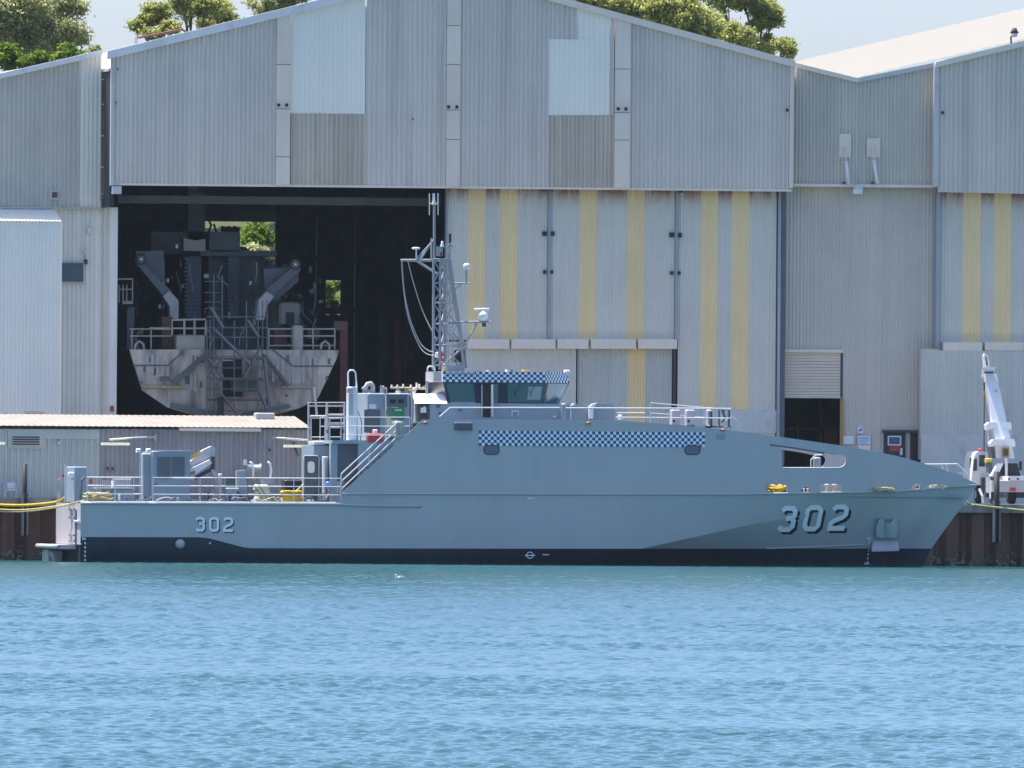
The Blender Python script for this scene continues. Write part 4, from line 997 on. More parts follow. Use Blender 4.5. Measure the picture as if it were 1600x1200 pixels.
# searchlight boom and gear over the funnel house
m = MB(); m.ptube([(610, 606, .2), (665, 607, .2)], .05); m.ptube([(637, 608, .2), (645, 617, .2)], .04); m.build('boom', 'rope_tan', BT)
for px, h in ((612, 5), (621, 5), (630, 6), (642, 5), (651, 8), (655, 6)): part('boom_fitting', 'white_paint', px-1.6, 606-h, px+1.6, 606, .1, .3)
# cage with ladder
def frame(n, mt, x0, y0, x1, y1, Y, r=.035, bars=(), par=BT):
    m = MB(); m.ptube([(x0, y1, Y), (x0, y0, Y), (x1, y0, Y), (x1, y1, Y)], r)
    for y in bars: m.ptube([(x0, y, Y), (x1, y, Y)], r*.8)
    return m.build(n, mt, par)
cg = frame('cage', 'boat_light', 482, 629, 510, 690, 1.5, .045, (634, 650)); frame('cage_front', 'boat_light', 486, 650, 508, 690, -.4, .03, (653, 683), cg)
frame('cage_side', 'boat_light', 511, 629, 538, 690, 1.0, .05, (634, 648, 662), cg); frame('cage_gate', 'boat_grey', 515, 654, 533, 690, -.2, .04, (661, 668, 683), cg)
m = MB(); m.pbox(481, 689, 510, 695, -.6, 1.4, .05); m.build('cage_floor', 'boat_light', cg)
m = MB(); m.ptube([(491, 605, 1.2), (493, 627, 1.2), (495, 648, 1.2)], .05, 8); m.build('antenna_stub', 'boat_light', BT)
for px in (511, 537): part('cage_bracket', 'dark_steel', px-1.2, 671, px+1.2, 677, -.5, -.3, par=cg)
part('fog_sensor', 'white_paint', 582, 671, 590, 678, -3.0, -2.8, b=.03)
p = P(622, 660, -3.5); m = MB(); m.lathe((p.x, p.y, P(622, 680, -3.5).z), [(.12, 0), (.12, .4), (.24, .48), (.24, .56), (.1, .6)], 14); m.build('vent_cowl', 'boat_light', BT, True)
# ---- wheelhouse
WH = part('wheelhouse', 'frame_navy', 699, 600, 846, 631, -2.2, 1.9)
def whpoly(pts, mt, n, par=WH): m = MB(); m.add([P(*p) for p in pts], [tuple(range(len(pts)))]); return m.build(n, mt, par)
top, bot = 597.5, 630.5
sh = [P(692, top, -2.5), P(852, top, -2.5), P(889.5, top, -.9), P(889.5, top, .6), P(852, top, 2.2), P(692, top, 2.2)]
sb_ = [P(700, bot, -2.42), P(847, bot, -2.42), P(873, bot, -1.0), P(873, bot, .6), P(847, bot, 2.1), P(700, bot, 2.1)]
for s in (sh, sb_):
    zc_ = sum(p.z for p in s[:2])/2
    for p in s: p.z = zc_
for s in (sh, sb_): s[3].x, s[4].x, s[5].x = s[2].x, s[1].x, s[0].x
m = MB(); m.add(sb_+sh, [(i, (i+1) % 6, 6+(i+1) % 6, 6+i) for i in range(6)]+[(5, 4, 3, 2, 1, 0)]); m.build('window_band', 'frame_navy', WH)
def lerp3(u, v, i):
    a = sb_[i].lerp(sb_[i+1], u); b_ = sh[i].lerp(sh[i+1], u); return a.lerp(b_, v)
def pane(i, u0, v0, u1, v1, mt, n='window_pane', out=.03, par=WH):
    nrm = (sb_[i+1]-sb_[i]).cross(sh[i]-sb_[i]).normalized(); nrm = nrm if nrm.y < 0 else -nrm
    q = [lerp3(u0, v0, i), lerp3(u1, v0, i), lerp3(u1, v1, i), lerp3(u0, v1, i)]
    q = [p+nrm*out for p in q]; m = MB(); m.add(q+[p-nrm*.03 for p in q], [(0, 1, 2, 3), (0, 4, 5, 1), (1, 5, 6, 2), (2, 6, 7, 3), (3, 7, 4, 0)]); return m.build(n, mt, par)
def uo(px): return (px-700)/147.0
pane(0, uo(704), .06, uo(743), .94, 'pane_teal'); pane(0, uo(793), .06, uo(846), .96, 'pane_teal')
pp = pane(0, uo(823), .2, uo(843), .82, 'pane_pale', 'painted_reflection', .036)  # pale patch paints a reflection onto the glass
pane(1, .10, .05, .93, .97, 'pane_pale'); m = pane(1, .12, .06, .80, .40, 'pane_teal', 'lower_pane_tint', .036)  # teal patch over the lower part of the front pane
pane(0, uo(704), .02, uo(743), .06, 'boat_light', 'window_sill', .05)
# open side door and black slab painting the dark inside
part('doorway_shade', 'black', 753, 600, 768, 652, -2.58, -2.45, par=WH)
m = MB(); a, b_ = P(767, 601, -2.6), P(767, 651, -2.6); m.box(a.x, -3.0, b_.z, a.x+.05, -2.6, a.z); m.build('door', 'rail', WH)
m = MB(); m.pbox(768, 600, 778, 630, -2.65, -2.62); m.build('door_window', 'pane_teal', WH)
m = MB(); m.ptube([(753, 601, -2.62), (753, 651, -2.62)], .03); m.build('door_frame', 'boat_light', WH)
# roof band with checks
rt = [p.copy() for p in sh]; rt2 = [p.copy() for p in sh]
zt_ = P(780, 581, -2.5).z
for i, p in enumerate(rt2):
    p.z = zt_
    if i in (2, 3): p.x -= .12
m = MB(); m.add(rt+rt2, [(i, (i+1) % 6, 6+(i+1) % 6, 6+i) for i in range(6)]+[(6, 7, 8, 9, 10, 11), (5, 4, 3, 2, 1, 0)]); m.build('roof', 'boat_light', WH)
def check_face(a, b, c, d, n):
    cell = .1295; ux = (b-a); w_ = ux.length; nx_ = max(1, round(w_/cell)); hh = (d-a).length; nz_ = max(1, round(hh/cell)); h_ = hh/nz_
    nrm = (b-a).cross(d-a).normalized(); nrm = nrm if nrm.y < 0 else -nrm
    for par_, mt in ((0, 'check_pale'), (1, 'check_navy')):
        m = MB(); m.nofix = True
        for i in range(nx_):
            for j in range(nz_):
                if (i+j) % 2 == par_:
                    def q(u, v): return a.lerp(b, u/nx_).lerp(d.lerp(c, u/nx_), v/nz_)+nrm*.012
                    m.add([q(i, j), q(i+1, j), q(i+1, j+1), q(i, j+1)], [(0, 1, 2, 3)])
        m.build(n, mt, WH)
mat('check_pale', (0.72, 0.83, 0.88), .4, 0, .03); mat('check_navy', (0.02, 0.05, 0.12), .4, 0, .05)
check_face(rt[0], rt[1], rt2[1], rt2[0], 'checker_band'); check_face(rt[1], rt[2], rt2[2], rt2[1], 'checker_band')
part('roof_awning', 'boat_light', 665, 581, 698, 595, -2.0, .2, par=WH); part('side_plate_light', 'boat_light', 697, 581, 742, 583.5, -2.6, -2.4, par=WH)
for x in (666, 668): part('awning_post', 'boat_light', x-1, 595, x+1, 616, -1.9, -1.85, par=WH)
part('front_camera', 'white_paint', 880, 578, 891, 582, -.9, -.4, par=WH, b=.03)
for x in (821, 698): part('roof_tape', 'yellow_paint' if x > 700 else 'lime', x-6, 577.5, x+6, 580, -.8, -.3, par=WH)
m = MB(); m.ptube([(668, 583, -1.6), (668, 575.5, -1.6), (670, 572.5, -1.6), (677, 572.5, -1.6), (679, 575.5, -1.6), (679, 583, -1.6)], .035, 8); m.build('grab_hoop', 'white_paint', WH, True)
# foredeck house fittings
part('vent_post', 'boat_grey', 876, 630, 885, 656, -3.0, -2.7, b=.05)
m = MB(); m.ppoly([(921, 654), (921, 636), (926, 631), (933, 629.5), (931, 632), (927, 637), (927, 654)], -2.9, -2.6); m.build('fairlead', 'white_paint', BT)
m = MB(); m.ppoly([(892, 634), (896, 630), (900, 630), (897, 634)], -2.9, -2.7); m.build('fairlead', 'white_paint', BT)
part('hatch', 'white_paint', 965, 648, 972, 656, -2.6, -2.0, b=.03); part('hatch', 'boat_light', 970, 652, 978, 656, -2.6, -2.0)
for x in (1046, 1069):
    k = part('ammo_locker', 'boat_light', x, 640, x+17, 668, -1.4, -.7, b=.04); part('latch', 'dark_steel', x+5, 656, x+9, 660, -1.42, -1.4, par=k)
gm_ = part('gun_mount', 'boat_light', 1102, 640, 1112, 669, -.6, 0, b=.05); part('mount_plate', 'dark_steel', 1108, 643, 1113, 666, -.9, -.6, par=gm_)
part('mount_plate', 'dark_steel', 1122, 640, 1125, 666, -.9, -.6, par=gm_); part('mount_plate', 'dark_steel', 1137, 640, 1141, 667, -.9, -.6, par=gm_)
m = MB(); m.ptube([(1128, 640, -.7), (1133, 652, -.7), (1128, 660, -.7)], .05); m.ptube([(1127, 641, -.7), (1134, 641, -.7)], .04); m.build('mount_bracket', 'boat_dark', gm_)
m = MB(); m.ptube([(1105, 666, -.8), (1142, 667, -.8)], .04); m.build('mount_bar', 'rail', gm_)
# bow pulpit
m = MB(); m.ptube([(1438, 725.5, .3), (1496, 725, .1), (1512, 741, 0)], .028); m.ptube([(1472, 726, .1), (1474, 736, .1)], .024); m.ptube([(1479, 726, .1), (1481, 738, .1)], .024); m.ptube([(1497, 739, 0), (1512, 740.5, 0)], .024); m.build('bow_rail', 'rail', BT)

# ------------------------------------------------------------------ mast
MS = part('mast', 'mast_grey', 690, 571, 726, 582, -.9, .7)
def mt_tube(n, mt, lst, r, nn=6, par=MS):
    m = MB()
    for pts in lst: m.ptube(pts, r, nn)
    return m.build(n, mt, par)
mt_tube('pole', 'mast_grey', [[(678.5, 318, -.3), (678.5, 410, -.3)]], .055, 8)
mt_tube('leg', 'mast_grey', [[(677.5, 405, -.6), (677, 578, -.6)]], .06, 8); mt_tube('leg', 'mast_grey', [[(688, 405, -.6), (687, 578, -.6)]], .055, 8)
mt_tube('leg', 'mast_grey', [[(694, 405, .6), (693, 578, .6)]], .055, 8); mt_tube('leg', 'mast_grey', [[(699, 395, .2), (706, 440, .2), (728, 575, .2)]], .10, 6)
mt_tube('leg', 'mast_grey', [[(703, 405, -.5), (712, 470, -.5), (725, 575, -.5)]], .06, 6)
z = [405, 442, 473, 506, 539, 571]
br = []
for i, (a, b_) in enumerate(zip(z[:-1], z[1:])):
    mid = (a+b_)/2
    br += [[(677.5, a, -.6), (687, mid, -.6)], [(687, mid, -.6), (677.5, b_, -.6)], [(688, a, -.6), (693, mid, .6)], [(693, mid, .6), (688, b_, -.6)], [(694, b_, .6), (703+i*4, a, .2)], [(688, a, -.6), (704+i*4.5, b_, -.5)]]
mt_tube('bracing', 'mast_grey', br, .028, 5)
mt_tube('crossbar', 'mast_grey', [[(676, y, -.6), (701+i*5, y, -.5)] for i, y in enumerate(z)]+[[(676, y, -.6), (692, y, .6)] for y in z], .035, 6)
mt_tube('conduit', 'boat_light', [[(698, 380, -.4), (698.5, 485, -.4)], [(703, 450, 0), (700, 575, 0)], [(708, 470, 0), (706, 575, 0)], [(674, 372, -.5), (674, 406, -.5)]], .035, 6)
mt_tube('yard', 'mast_grey', [[(626, 406.5, -.3), (702, 406.5, -.3)], [(637, 407, .4), (700, 407, .4)]], .05, 6)
mt_tube('yard_strut', 'mast_grey', [[(651, 405, -.3), (677, 376, -.3)], [(657, 405, .3), (679, 372, .0)], [(651, 408, -.3), (682, 428, -.3)], [(652, 408, .3), (690, 430, .3)], [(694, 408, 0), (687, 426, -.4)]], .04, 6)
mt_tube('antenna', 'white_paint', [[(671, 302, -.3), (671, 336, -.3)], [(676.8, 302, -.2), (676.8, 318, -.2)], [(679, 302, -.4), (679, 318, -.4)], [(684.5, 302, -.3), (684.5, 336, -.3)]], .02, 6)
mt_tube('antenna_bar', 'yellow_paint', [[(670, 318.5, -.3), (685, 318.5, -.3)]], .035, 6); part('antenna_hub', 'white_paint', 675.5, 314, 681, 320, -.4, -.2, par=MS)
def dome(px, py, w_, prof, n, mt='white_paint', Y=-.3):
    c = P(px, py, Y); m = MB(); m.lathe((c.x, c.y, c.z), [(r*w_/72.0, h/36.0) for r, h in prof], 16); return m.build(n, mt, MS, True)
dome(650, 390, 13, [(.5, 0), (.95, .6), (1, 2), (.9, 3.2), (.4, 3.8)], 'satnav_dome'); mt_tube('dome_stem', 'white_paint', [[(650.5, 405, -.3), (650.5, 390, -.3)]], .03)
dome(729, 421.5, 10.5, [(.7, 0), (1, 1), (1, 6), (.85, 8.5), (.5, 10)], 'satcom_dome'); mt_tube('dome_stem', 'mast_grey', [[(728.5, 442, -.3), (728.5, 421, -.3)]], .04)
mt_tube('dome_arm', 'mast_grey', [[(703, 442.5, -.3), (734, 442.5, -.3)], [(711, 451, -.3), (721, 444, -.3)]], .035)
m = MB(); m.ptube([(741.5, 484, -.5), (764.5, 483.5, -.5)], .065, 10); m.build('radar_bar', 'white_paint', MS, True)
dome(754.5, 501, 17, [(.5, 0), (.6, 2), (.95, 5), (1, 8), (.85, 11), (.5, 13.5), (.4, 15)], 'radar_body', Y=-.5)
mt_tube('radar_arm', 'mast_grey', [[(700, 503.5, -.5), (767, 503, -.5)], [(745, 505, -.5), (727, 539, -.4)], [(727, 539, -.4), (694, 570, -.4)], [(706, 520, -.5), (726, 538, -.4)]], .05)
part('radar_motor', 'dark_steel', 753, 505, 759.5, 510.5, -.6, -.3, par=MS)
part('control_box', 'black', 709, 546, 726, 566, -.2, .3, par=MS, b=.05)
mt_tube('gusset', 'mast_grey', [[(709, 541, -.2), (727, 541, -.2)], [(708, 571, -.2), (727, 571, -.2)], [(727, 541, -.2), (728, 572, -.2)], [(712, 566, -.3), (716, 576, -.3)], [(722, 566, -.3), (716, 578, -.3)]], .035)
part('lantern', 'red_paint', 688.5, 551, 693.5, 557, -1.0, -.8, par=MS, b=.03); part('lantern', 'red_paint', 688.5, 559, 693.5, 565, -1.0, -.8, par=MS, b=.03)
part('lantern', 'white_paint', 689.5, 541, 693, 549, -1.0, -.8, par=MS, b=.03); part('insulator', 'white_paint', 680, 550, 685, 559, -1.0, -.8, par=MS, b=.03)
part('camera_head', 'black', 701, 364, 705.5, 379, -.3, -.1, par=MS, b=.03); mt_tube('camera_pole', 'boat_grey', [[(702, 379, -.2), (703, 406, -.2)], [(698, 384, -.2), (708, 384, -.2)]], .04)
m = MB(); c = P(691, 386, -.3); m.lathe((c.x, c.y, c.z), [(.09, 0), (.09, .06), (.05, .13), (.05, .22), (.03, .25)], 10); m.build('anchor_light', 'white_paint', MS, True)
part('speaker_panel', 'boat_grey', 682, 385, 692, 400, .1, .2, par=MS); part('small_lantern', 'red_dark', 687, 394, 691, 401, -.5, -.3, par=MS)
part('junction_box', 'dark_steel', 689, 470, 693, 482, -.2, .1, par=MS)
def sag(pts, r): 
    V_ = [P(*p) for p in pts]; out = []
    for i in range(len(V_)-1):
        p0, p1, p2, p3 = V_[max(0, i-1)], V_[i], V_[i+1], V_[min(len(V_)-1, i+2)]
        for k in range(6):
            t = k/6; out.append(.5*((2*p1)+(-p0+p2)*t+(2*p0-5*p1+4*p2-p3)*t*t+(-p0+3*p1-3*p2+p3)*t**3))
    out.append(V_[-1]); return out
for pts in ([(627.5, 407, -.3), (631, 455, -.4), (639, 500, -.5), (655, 540, -.6), (667, 553, -.7), (681, 555.5, -.8)], [(628, 407, -.3), (632, 458, -.3), (642, 502, -.4), (656, 535, -.5), (668, 547, -.6), (677, 550, -.7)], [(637, 407, .4), (647, 445, .3), (660, 485, .1), (676, 519, -.3), (683, 532, -.5)]):
    m = MB(); m.tube(sag(pts, 0), .022, 5); m.build('halyard', 'rope_pale', MS)

# ------------------------------------------------------------------ after deck fittings
lk = part('stern_locker', 'boat_grey', 103, 729, 136, 784, -1.2, 1.4, b=.04)
for px in (101.5, 115.5): m = MB(); m.ptube([(px, 784, -1.6), (px, 725 if px < 110 else 730, -1.6)], .025); m.build('ensign_staff', 'rail', BT)
part('lamp_hood', 'white_paint', 106, 737.5, 116, 742.5, -1.8, -1.4, b=.04); part('lamp_shelf', 'boat_light', 91, 747, 99, 750, -.4, 0)
part('lamp_shelf', 'boat_light', 110, 747, 118, 749.5, -1.9, -1.5); part('red_lamp', 'red_paint', 96, 741, 100.5, 746, -.4, -.1)
m = MB(); m.ptube([(125, 780, -2), (127, 765, -2), (128, 750, -2), (133, 745, -2)], .05); m.build('hose_reel', 'boat_dark', BT)
part('lifebuoy_light', 'red_paint', 139, 748, 144, 756, -2.2, -2.0)
for px in (90, 93, 110): m = MB(); m.ptube([(px, 784, -1), (px, 768, -1)], .022); m.build('stanchion', 'rail', BT)
part('deck_locker', 'boat_grey', 173, 764, 209, 785, -1.5, -.6, b=.04); part('locker_lid', 'rail', 145, 761.5, 210, 763.5, -1.6, -.5)
part('frame_panel', 'boat_light', 160, 750, 176, 762, 1, 1.1); part('white_stand', 'white_paint', 174, 751, 177, 765, -.6, -.4)
m = MB()
for k in range(9): m.ptube([(178+k*3.1, 749, .4), (178+k*3.1, 763, .4)], .02)
m.ptube([(176, 749, .4), (205, 749, .4)], .025); m.build('liferaft_rack', 'rail', BT)
cr = part('crane_post', 'boat_grey', 219, 708, 237, 785, -2.0, -1.2, b=.05)
for px in (219, 237.5): m = MB(); m.ptube([(px, 785, -2.1), (px, 706, -2.1)], .05 if px > 230 else .035); m.build('post_pipe', 'boat_light', cr)
for px in (215.5, 231): part('deck_floodlight', 'white_paint', px-3.5, 700.5, px+5, 707, -2.4, -2.0, par=cr, b=.04)
m = MB(); m.ppoly([(239, 706), (275, 703.5), (297, 703.5), (297, 785), (239, 785)], -2.4, 1.0); cb = m.build('crane_cabin', 'boat_grey', BT)
part('panel_frame', 'mast_grey', 244.5, 712, 290, 748, -2.44, -2.4, par=cb)
for a, b_ in ((246, 266.5), (268.5, 288.5)): part('window_panel', 'boat_dark', a, 714, b_, 747, -2.47, -2.44, par=cb)
part('roof_edge', 'rail', 238, 703, 298, 705, -2.45, -2.35, par=cb); part('mark', 'green_sign', 241.5, 755, 245.5, 757.5, -2.42, -2.4, par=cb)
m = MB(); m.ppoly([(297, 722), (318, 703), (331, 697), (335, 698), (337, 702), (336, 716), (318, 722), (298, 734)], -1.6, -1.0); ka = m.build('knuckle_crane', 'boat_light', BT)
m = MB(); m.ppoly([(299, 713), (313, 704), (314, 708), (299, 719)], -1.63, -1.6); m.build('lettering', 'yellow_paint', ka)
m = MB(); m.ppoly([(297, 733), (328, 718), (331, 724), (298, 746)], -2.0, -1.7); m.build('lower_arm', 'white_paint', ka); m = MB(); m.ppoly([(297, 738), (305, 735), (305, 740), (297, 744)], -2.03, -2.0); m.build('lower_mark', 'orange_lens', ka)
m = MB(); m.ppoly([(303, 745), (331, 730), (333, 735), (305, 750)], -1.5, -1.3); m.build('under_arm', 'dark_steel', ka)
part('hose_bundle', 'dark_steel', 329, 712, 336, 733, -1.8, -1.5, par=ka, b=.03); part('hose_bundle', 'red_dark', 331, 718, 335, 726, -1.85, -1.8, par=ka)
m = MB(); m.ppoly([(330, 733), (338, 737), (343, 752), (341, 785), (334, 785), (337, 755)], -1.8, -1.4); m.build('crane_column', 'boat_light', ka)
part('mooring_post', 'boat_light', 341, 742, 346, 785, -2.2, -2.0, b=.02); part('white_cap', 'white_paint', 340, 740, 347, 744, -2.3, -1.9, b=.02)
part('grey_cabinet', 'boat_grey', 349, 762, 374, 785, -2.2, -1.4, b=.05); part('dark_stand', 'boat_dark', 351, 747, 368, 762, 1, 1.3)
m = MB(); m.ppoly([(370, 736), (384, 734), (386, 785), (374, 785), (371, 770)], -1.4, -.9); m.build('davit_base', 'boat_grey', BT)
part('notice_post', 'dark_steel', 381, 718, 385, 745, -1.0, -.8); part('notice', 'sign_white', 380.5, 718, 385.5, 727, -1.05, -1.0)
c = P(395, 734, -.8); m = MB(); m.lathe((c.x, c.y, c.z), [(.28, -.35), (.28, -.32), (.22, -.3), (.22, .3), (.28, .32), (.28, .35)], 16, 'x'); m.build('cable_drum', 'mast_grey', BT, True)
for px in (390, 418):
    m = MB(); m.ptube([(px, 722, -1.2), (px+4, 724, -1.2), (px+6, 735, -1.2), (px+4.5, 746, -1.2)], .05, 8); m.build('davit_arm', 'white_paint', BT, True)
part('davit_foot', 'boat_grey', 407, 749, 426, 757, -1.5, -.9); m = MB(); m.ptube([(420, 748, -1.2), (421, 785, -1.2)], .04); m.build('davit_post', 'boat_light', BT)
m = MB(); m.ptube([(370, 767, -2.5), (378, 778, -2.4), (386, 783, -2.3)], .05); m.build('hose', 'dark_steel', BT)
# after door and locker on the deckhouse end
dh = part('after_lobby', 'boat_grey', 471, 696, 516, 784, -2.0, 1.6)
dd_ = part('weather_door', 'boat_dark', 475, 712, 498, 780, -2.07, -2.0, par=dh, b=.02); 
m = MB(); m.add([P(*p, -2.09) for p in rr(486, 730, 11, 18, 4)], [tuple(range(20))]); m.build('door_window', 'clad_pale', dh)
m = MB(); m.ptube([(474, 783, -2.12), (473.5, 716, -2.12), (476, 712, -2.12), (496, 712, -2.12), (498.5, 716, -2.12), (498, 783, -2.12)], .02); m.build('door_frame', 'rail', dh)
part('pipe_trunk', 'boat_light', 502, 713, 513, 782, -2.6, -2.1, par=dh, b=.04); part('hydrant', 'white_paint', 504, 716, 508, 770, -2.75, -2.6, par=dh)
part('blue_cover', 'sign_blue', 508, 752, 519, 760, -3.0, -2.7, b=.05); m = MB(); m.ptube([(512, 760, -3), (515, 770, -3), (510, 778, -3)], .04); m.build('hose', 'rope_pale', BT)
m = MB(); m.ptube([(497, 776, -2.3), (500, 770, -2.3), (501, 783, -2.3)], .05); m.build('valve', 'boat_light', BT)
part('dark_locker', 'black', 440, 750, 472, 770, -.6, .4, b=.04)
# ------------------------------------------------------------------ loose things lying on the boat
def coil(name, label, px, py, Y, w_, h_, mt, n=5, mess=.05, group=None):
    c = P(px, py, Y); t = thing(name, label, 'rope', c, group); rg = random.Random(px)
    m = MB()
    for k in range(n):
        rx, ry = w_/72.0*rg.uniform(.7, 1), .35*rg.uniform(.7, 1); z0 = c.z+.05+k*(h_/36.0-.1)/max(1, n-1); ox, oy = rg.uniform(-mess, mess), rg.uniform(-mess, mess); pts = []
        for i in range(17):
            a = 2*math.pi*i/16; pts.append((c.x+ox+rx*math.cos(a), c.y+oy+ry*math.sin(a), z0+rg.uniform(-.03, .03)))
        m.tube(pts, .05, 6)
    m.build('rope_loops', mt, t, True); return t
coil('rope_coil', 'bright yellow rope coil by the weather door on the after deck', 455, 784, -2.9, 31, 17, 'rope_yellow', 8)
m = MB(); m.tube(sag([(452, 772, -2.9), (462, 768, -2.6), (474, 757, -2.3)], 0), .04, 6)
tag(m.build('rope_end', 'rope_tan', None, True), 'tan rope end running up from the yellow coil to the weather door', 'rope')
coil('rope_heap', 'tangled tan and yellow rope heap on the stern', 153, 784, -2.8, 38, 15, 'rope_tan', 7, .16)
coil('bow_rope', 'low tan rope coil seen through the long bow port', 1381, 767.5, -2.4, 30, 6, 'rope_tan', 3, .08)
coil('bow_rope', 'yellow rope wound on the bollard in the aft bow port', 1213, 770, -2.6, 26, 11, 'rope_yellow', 4, .1)
sk = thing('sack_pile', 'cream cargo sacks stacked behind the rail of the after deck', 'sacks', P(409, 785, -2.2))
for k, (x0, y0, x1, y1) in enumerate(((396, 774, 423, 785), (397, 765, 422, 774.5), (395, 757, 420, 765.5))):
    m = MB(); m.pbox(x0, y0, x1, y1, -2.6+.05*k, -1.8, .09); m.build('sack', 'sack', sk)
m = MB(); m.ptube([(394, 757, -2.65), (406, 771, -2.65), (410, 784, -2.65)], .02); m.ptube([(404, 757, -2.65), (414, 772, -2.65), (420, 784, -2.65)], .02); m.build('lashing', 'boat_dark', sk)
rb = thing('red_toolbox', 'red box with white lid lamp on the upper after deck', 'box', P(586, 690, -3.1))
m = MB(); m.pbox(572, 677, 599, 690, -3.3, -2.8, .04); m.build('box', 'red_paint', rb); m = MB(); m.pbox(575, 679, 596, 681, -3.33, -3.3); m.build('strap', 'dark_steel', rb)
# mooring lines
for k, (pts, mt, r, lb) in enumerate(((
        [(-60, 785, 6), (0, 789, 5.4), (40, 789.5, 4.8), (80, 786, 4.2), (94, 782, 3.6), (100, 778, 3.2)], 'rope_yellow', .06, 'thick yellow mooring line at the stern, uppermost of three'),
        ([(-60, 790, 6), (0, 796, 5.2), (40, 796.5, 4), (80, 792, 1), (110, 787, -1.5), (135, 781, -3)], 'rope_tan', .035, 'thin tan mooring line at the stern, middle of three'),
        ([(-60, 794, 6), (0, 799, 5.2), (40, 799, 4), (80, 794, 1), (110, 788, -1.5), (135, 782, -2.8)], 'rope_tan', .035, 'thin tan mooring line at the stern, lowest of three'),
        ([(1480, 765, -.6), (1512, 786, 2), (1530, 790, 3.5), (1570, 794.5, 5.4), (1640, 802, 5.9)], 'rope_tan', .045, 'yellowish mooring line from the bow along the quay edge'))):
    m = MB(); m.tube(sag(pts, 0), r, 6); tag(m.build('mooring_line', mt, None, True), lb, 'rope', 'mooring lines')

# wipers, hoses, cables and small fittings
for px in (812, 836):
    m = MB(); m.ptube([(px, 600, -2.62), (px-7, 616, -2.62)], .014, 5); m.ptube([(px-10, 609, -2.63), (px-5, 622, -2.63)], .012, 5); m.build('wiper', 'black', WH)
rg = random.Random(77)
for i in range(16):
    px = rg.uniform(145, 500); y0 = 783; pts = [(px, y0, -3.0+rg.uniform(-.4, .8))]
    for k in range(4): pts.append((pts[-1][0]+rg.uniform(3, 9), y0-rg.uniform(0, 7), pts[-1][2]+rg.uniform(-.2, .2)))
    m = MB(); m.tube(sag(pts, 0), rg.uniform(.018, .035), 5); m.build('deck_hose', rg.choice(['dark_steel', 'rope_pale', 'boat_dark', 'rope_tan', 'boat_light']), BT)
for i in range(26):
    px = rg.uniform(140, 510); h = rg.uniform(4, 16); w_ = rg.uniform(1.5, 5); Y_ = rg.uniform(-3.2, .5)
    part('deck_fitting', rg.choice(['boat_light', 'boat_dark', 'boat_grey', 'dark_steel', 'white_paint', 'flashing']), px, 785-h, px+w_, 785, Y_, Y_+.2, b=.015)
for i in range(12):
    px = rg.uniform(560, 650); h = rg.uniform(3, 9); part('top_fitting', rg.choice(['boat_light', 'boat_dark', 'white_paint', 'dark_steel']), px, 614-h, px+rg.uniform(1.2, 3), 614.5, rg.uniform(-1.5, 1), 1.2, b=.01)
for i in range(10):
    px = rg.uniform(740, 880); h = rg.uniform(1.5, 4); part('roof_fitting', rg.choice(['boat_light', 'boat_dark', 'white_paint']), px, 581-h, px+rg.uniform(1.2, 4), 581.5, -.6, -.3, par=WH)
for pts in ([(558, 640, -1.9), (565, 660, -1.9), (563, 690, -1.9)], [(604, 640, -2.26), (603, 665, -2.26), (606, 690, -2.26)], [(640, 612, -1.9), (655, 608, -1.5), (668, 600, -1.5)]):
    m = MB(); m.tube(sag(pts, 0), .02, 5); m.build('cable', 'boat_dark', BT)
# ------------------------------------------------------------------ vessel on the slip inside the big shed
YS = 20.8
S = thing('slipped_vessel', 'weathered grey vessel hauled out in the dark slip, stern towards the water', 'ship', (P(366, 655, YS).x, YS, ZQ))
def sp(n, mt, *a, par=S, b=0.0): m = MB(); m.pbox(*a, b); return m.build(n, mt, par)
sec = [(202, 546), (530, 547), (527, 558), (497, 622), (470, 637), (385, 660), (340, 660), (262, 637), (222, 610), (206, 560)]
m = MB(); q = [P(a, b, YS) for a, b in sec]; q2 = [Vector((p.x*.97+.03*q[0].x, YS+34, p.z)) for p in q]
cx_ = sum(p.x for p in q)/len(q); q2 = [Vector((cx_+(p.x-cx_)*.75, YS+34, p.z)) for p in q]; n = len(q)
tr = tessellate_polygon([[Vector((p.x, p.z, 0)) for p in q]])
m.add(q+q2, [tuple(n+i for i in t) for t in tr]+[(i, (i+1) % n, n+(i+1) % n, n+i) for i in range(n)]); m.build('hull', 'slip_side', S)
m = MB(); q3 = [p+Vector((0, .08, 0)) for p in q]; m.add([p-Vector((0, .001, 0)) for p in q], [tuple(t) for t in tr]); m.build('transom', 'slip_hull', S)
rg = random.Random(9)
for x in (228, 236, 244, 252, 260, 297, 303, 425, 432, 440, 456, 464, 472, 482, 490):
    y0 = rg.uniform(553, 562); sp('primer_patch', 'slip_patch', x, y0, x+4, y0+rg.uniform(30, 46) if x not in (297, 303) else y0+55, YS-.03, YS-.004)
for x0, y0, x1, y1 in ((250, 588, 266, 596), (232, 558, 236, 566), (289, 588, 296, 600), (447, 555, 452, 566)): sp('worn_patch', 'slip_grey', x0, y0, x1, y1, YS-.035, YS-.031)
m = MB(); m.ppoly([(324, 549), (327, 553), (282, 595), (272, 599), (268, 596)], YS-.3, YS-.02); m.build('exhaust_flap', 'slip_grey', S)
m = MB(); m.ppoly([(411, 553), (414, 553), (453, 601), (449, 604)], YS-.3, YS-.02); m.build('exhaust_flap', 'slip_grey', S)
for a, b_ in ((222, 290), (440, 492)): m = MB(); m.ptube([(a, 604.5, YS-.1), (b_, 605, YS-.1)], .07, 8); m.build('rub_tube', 'rope_tan' if a < 300 else 'slip_light', S)
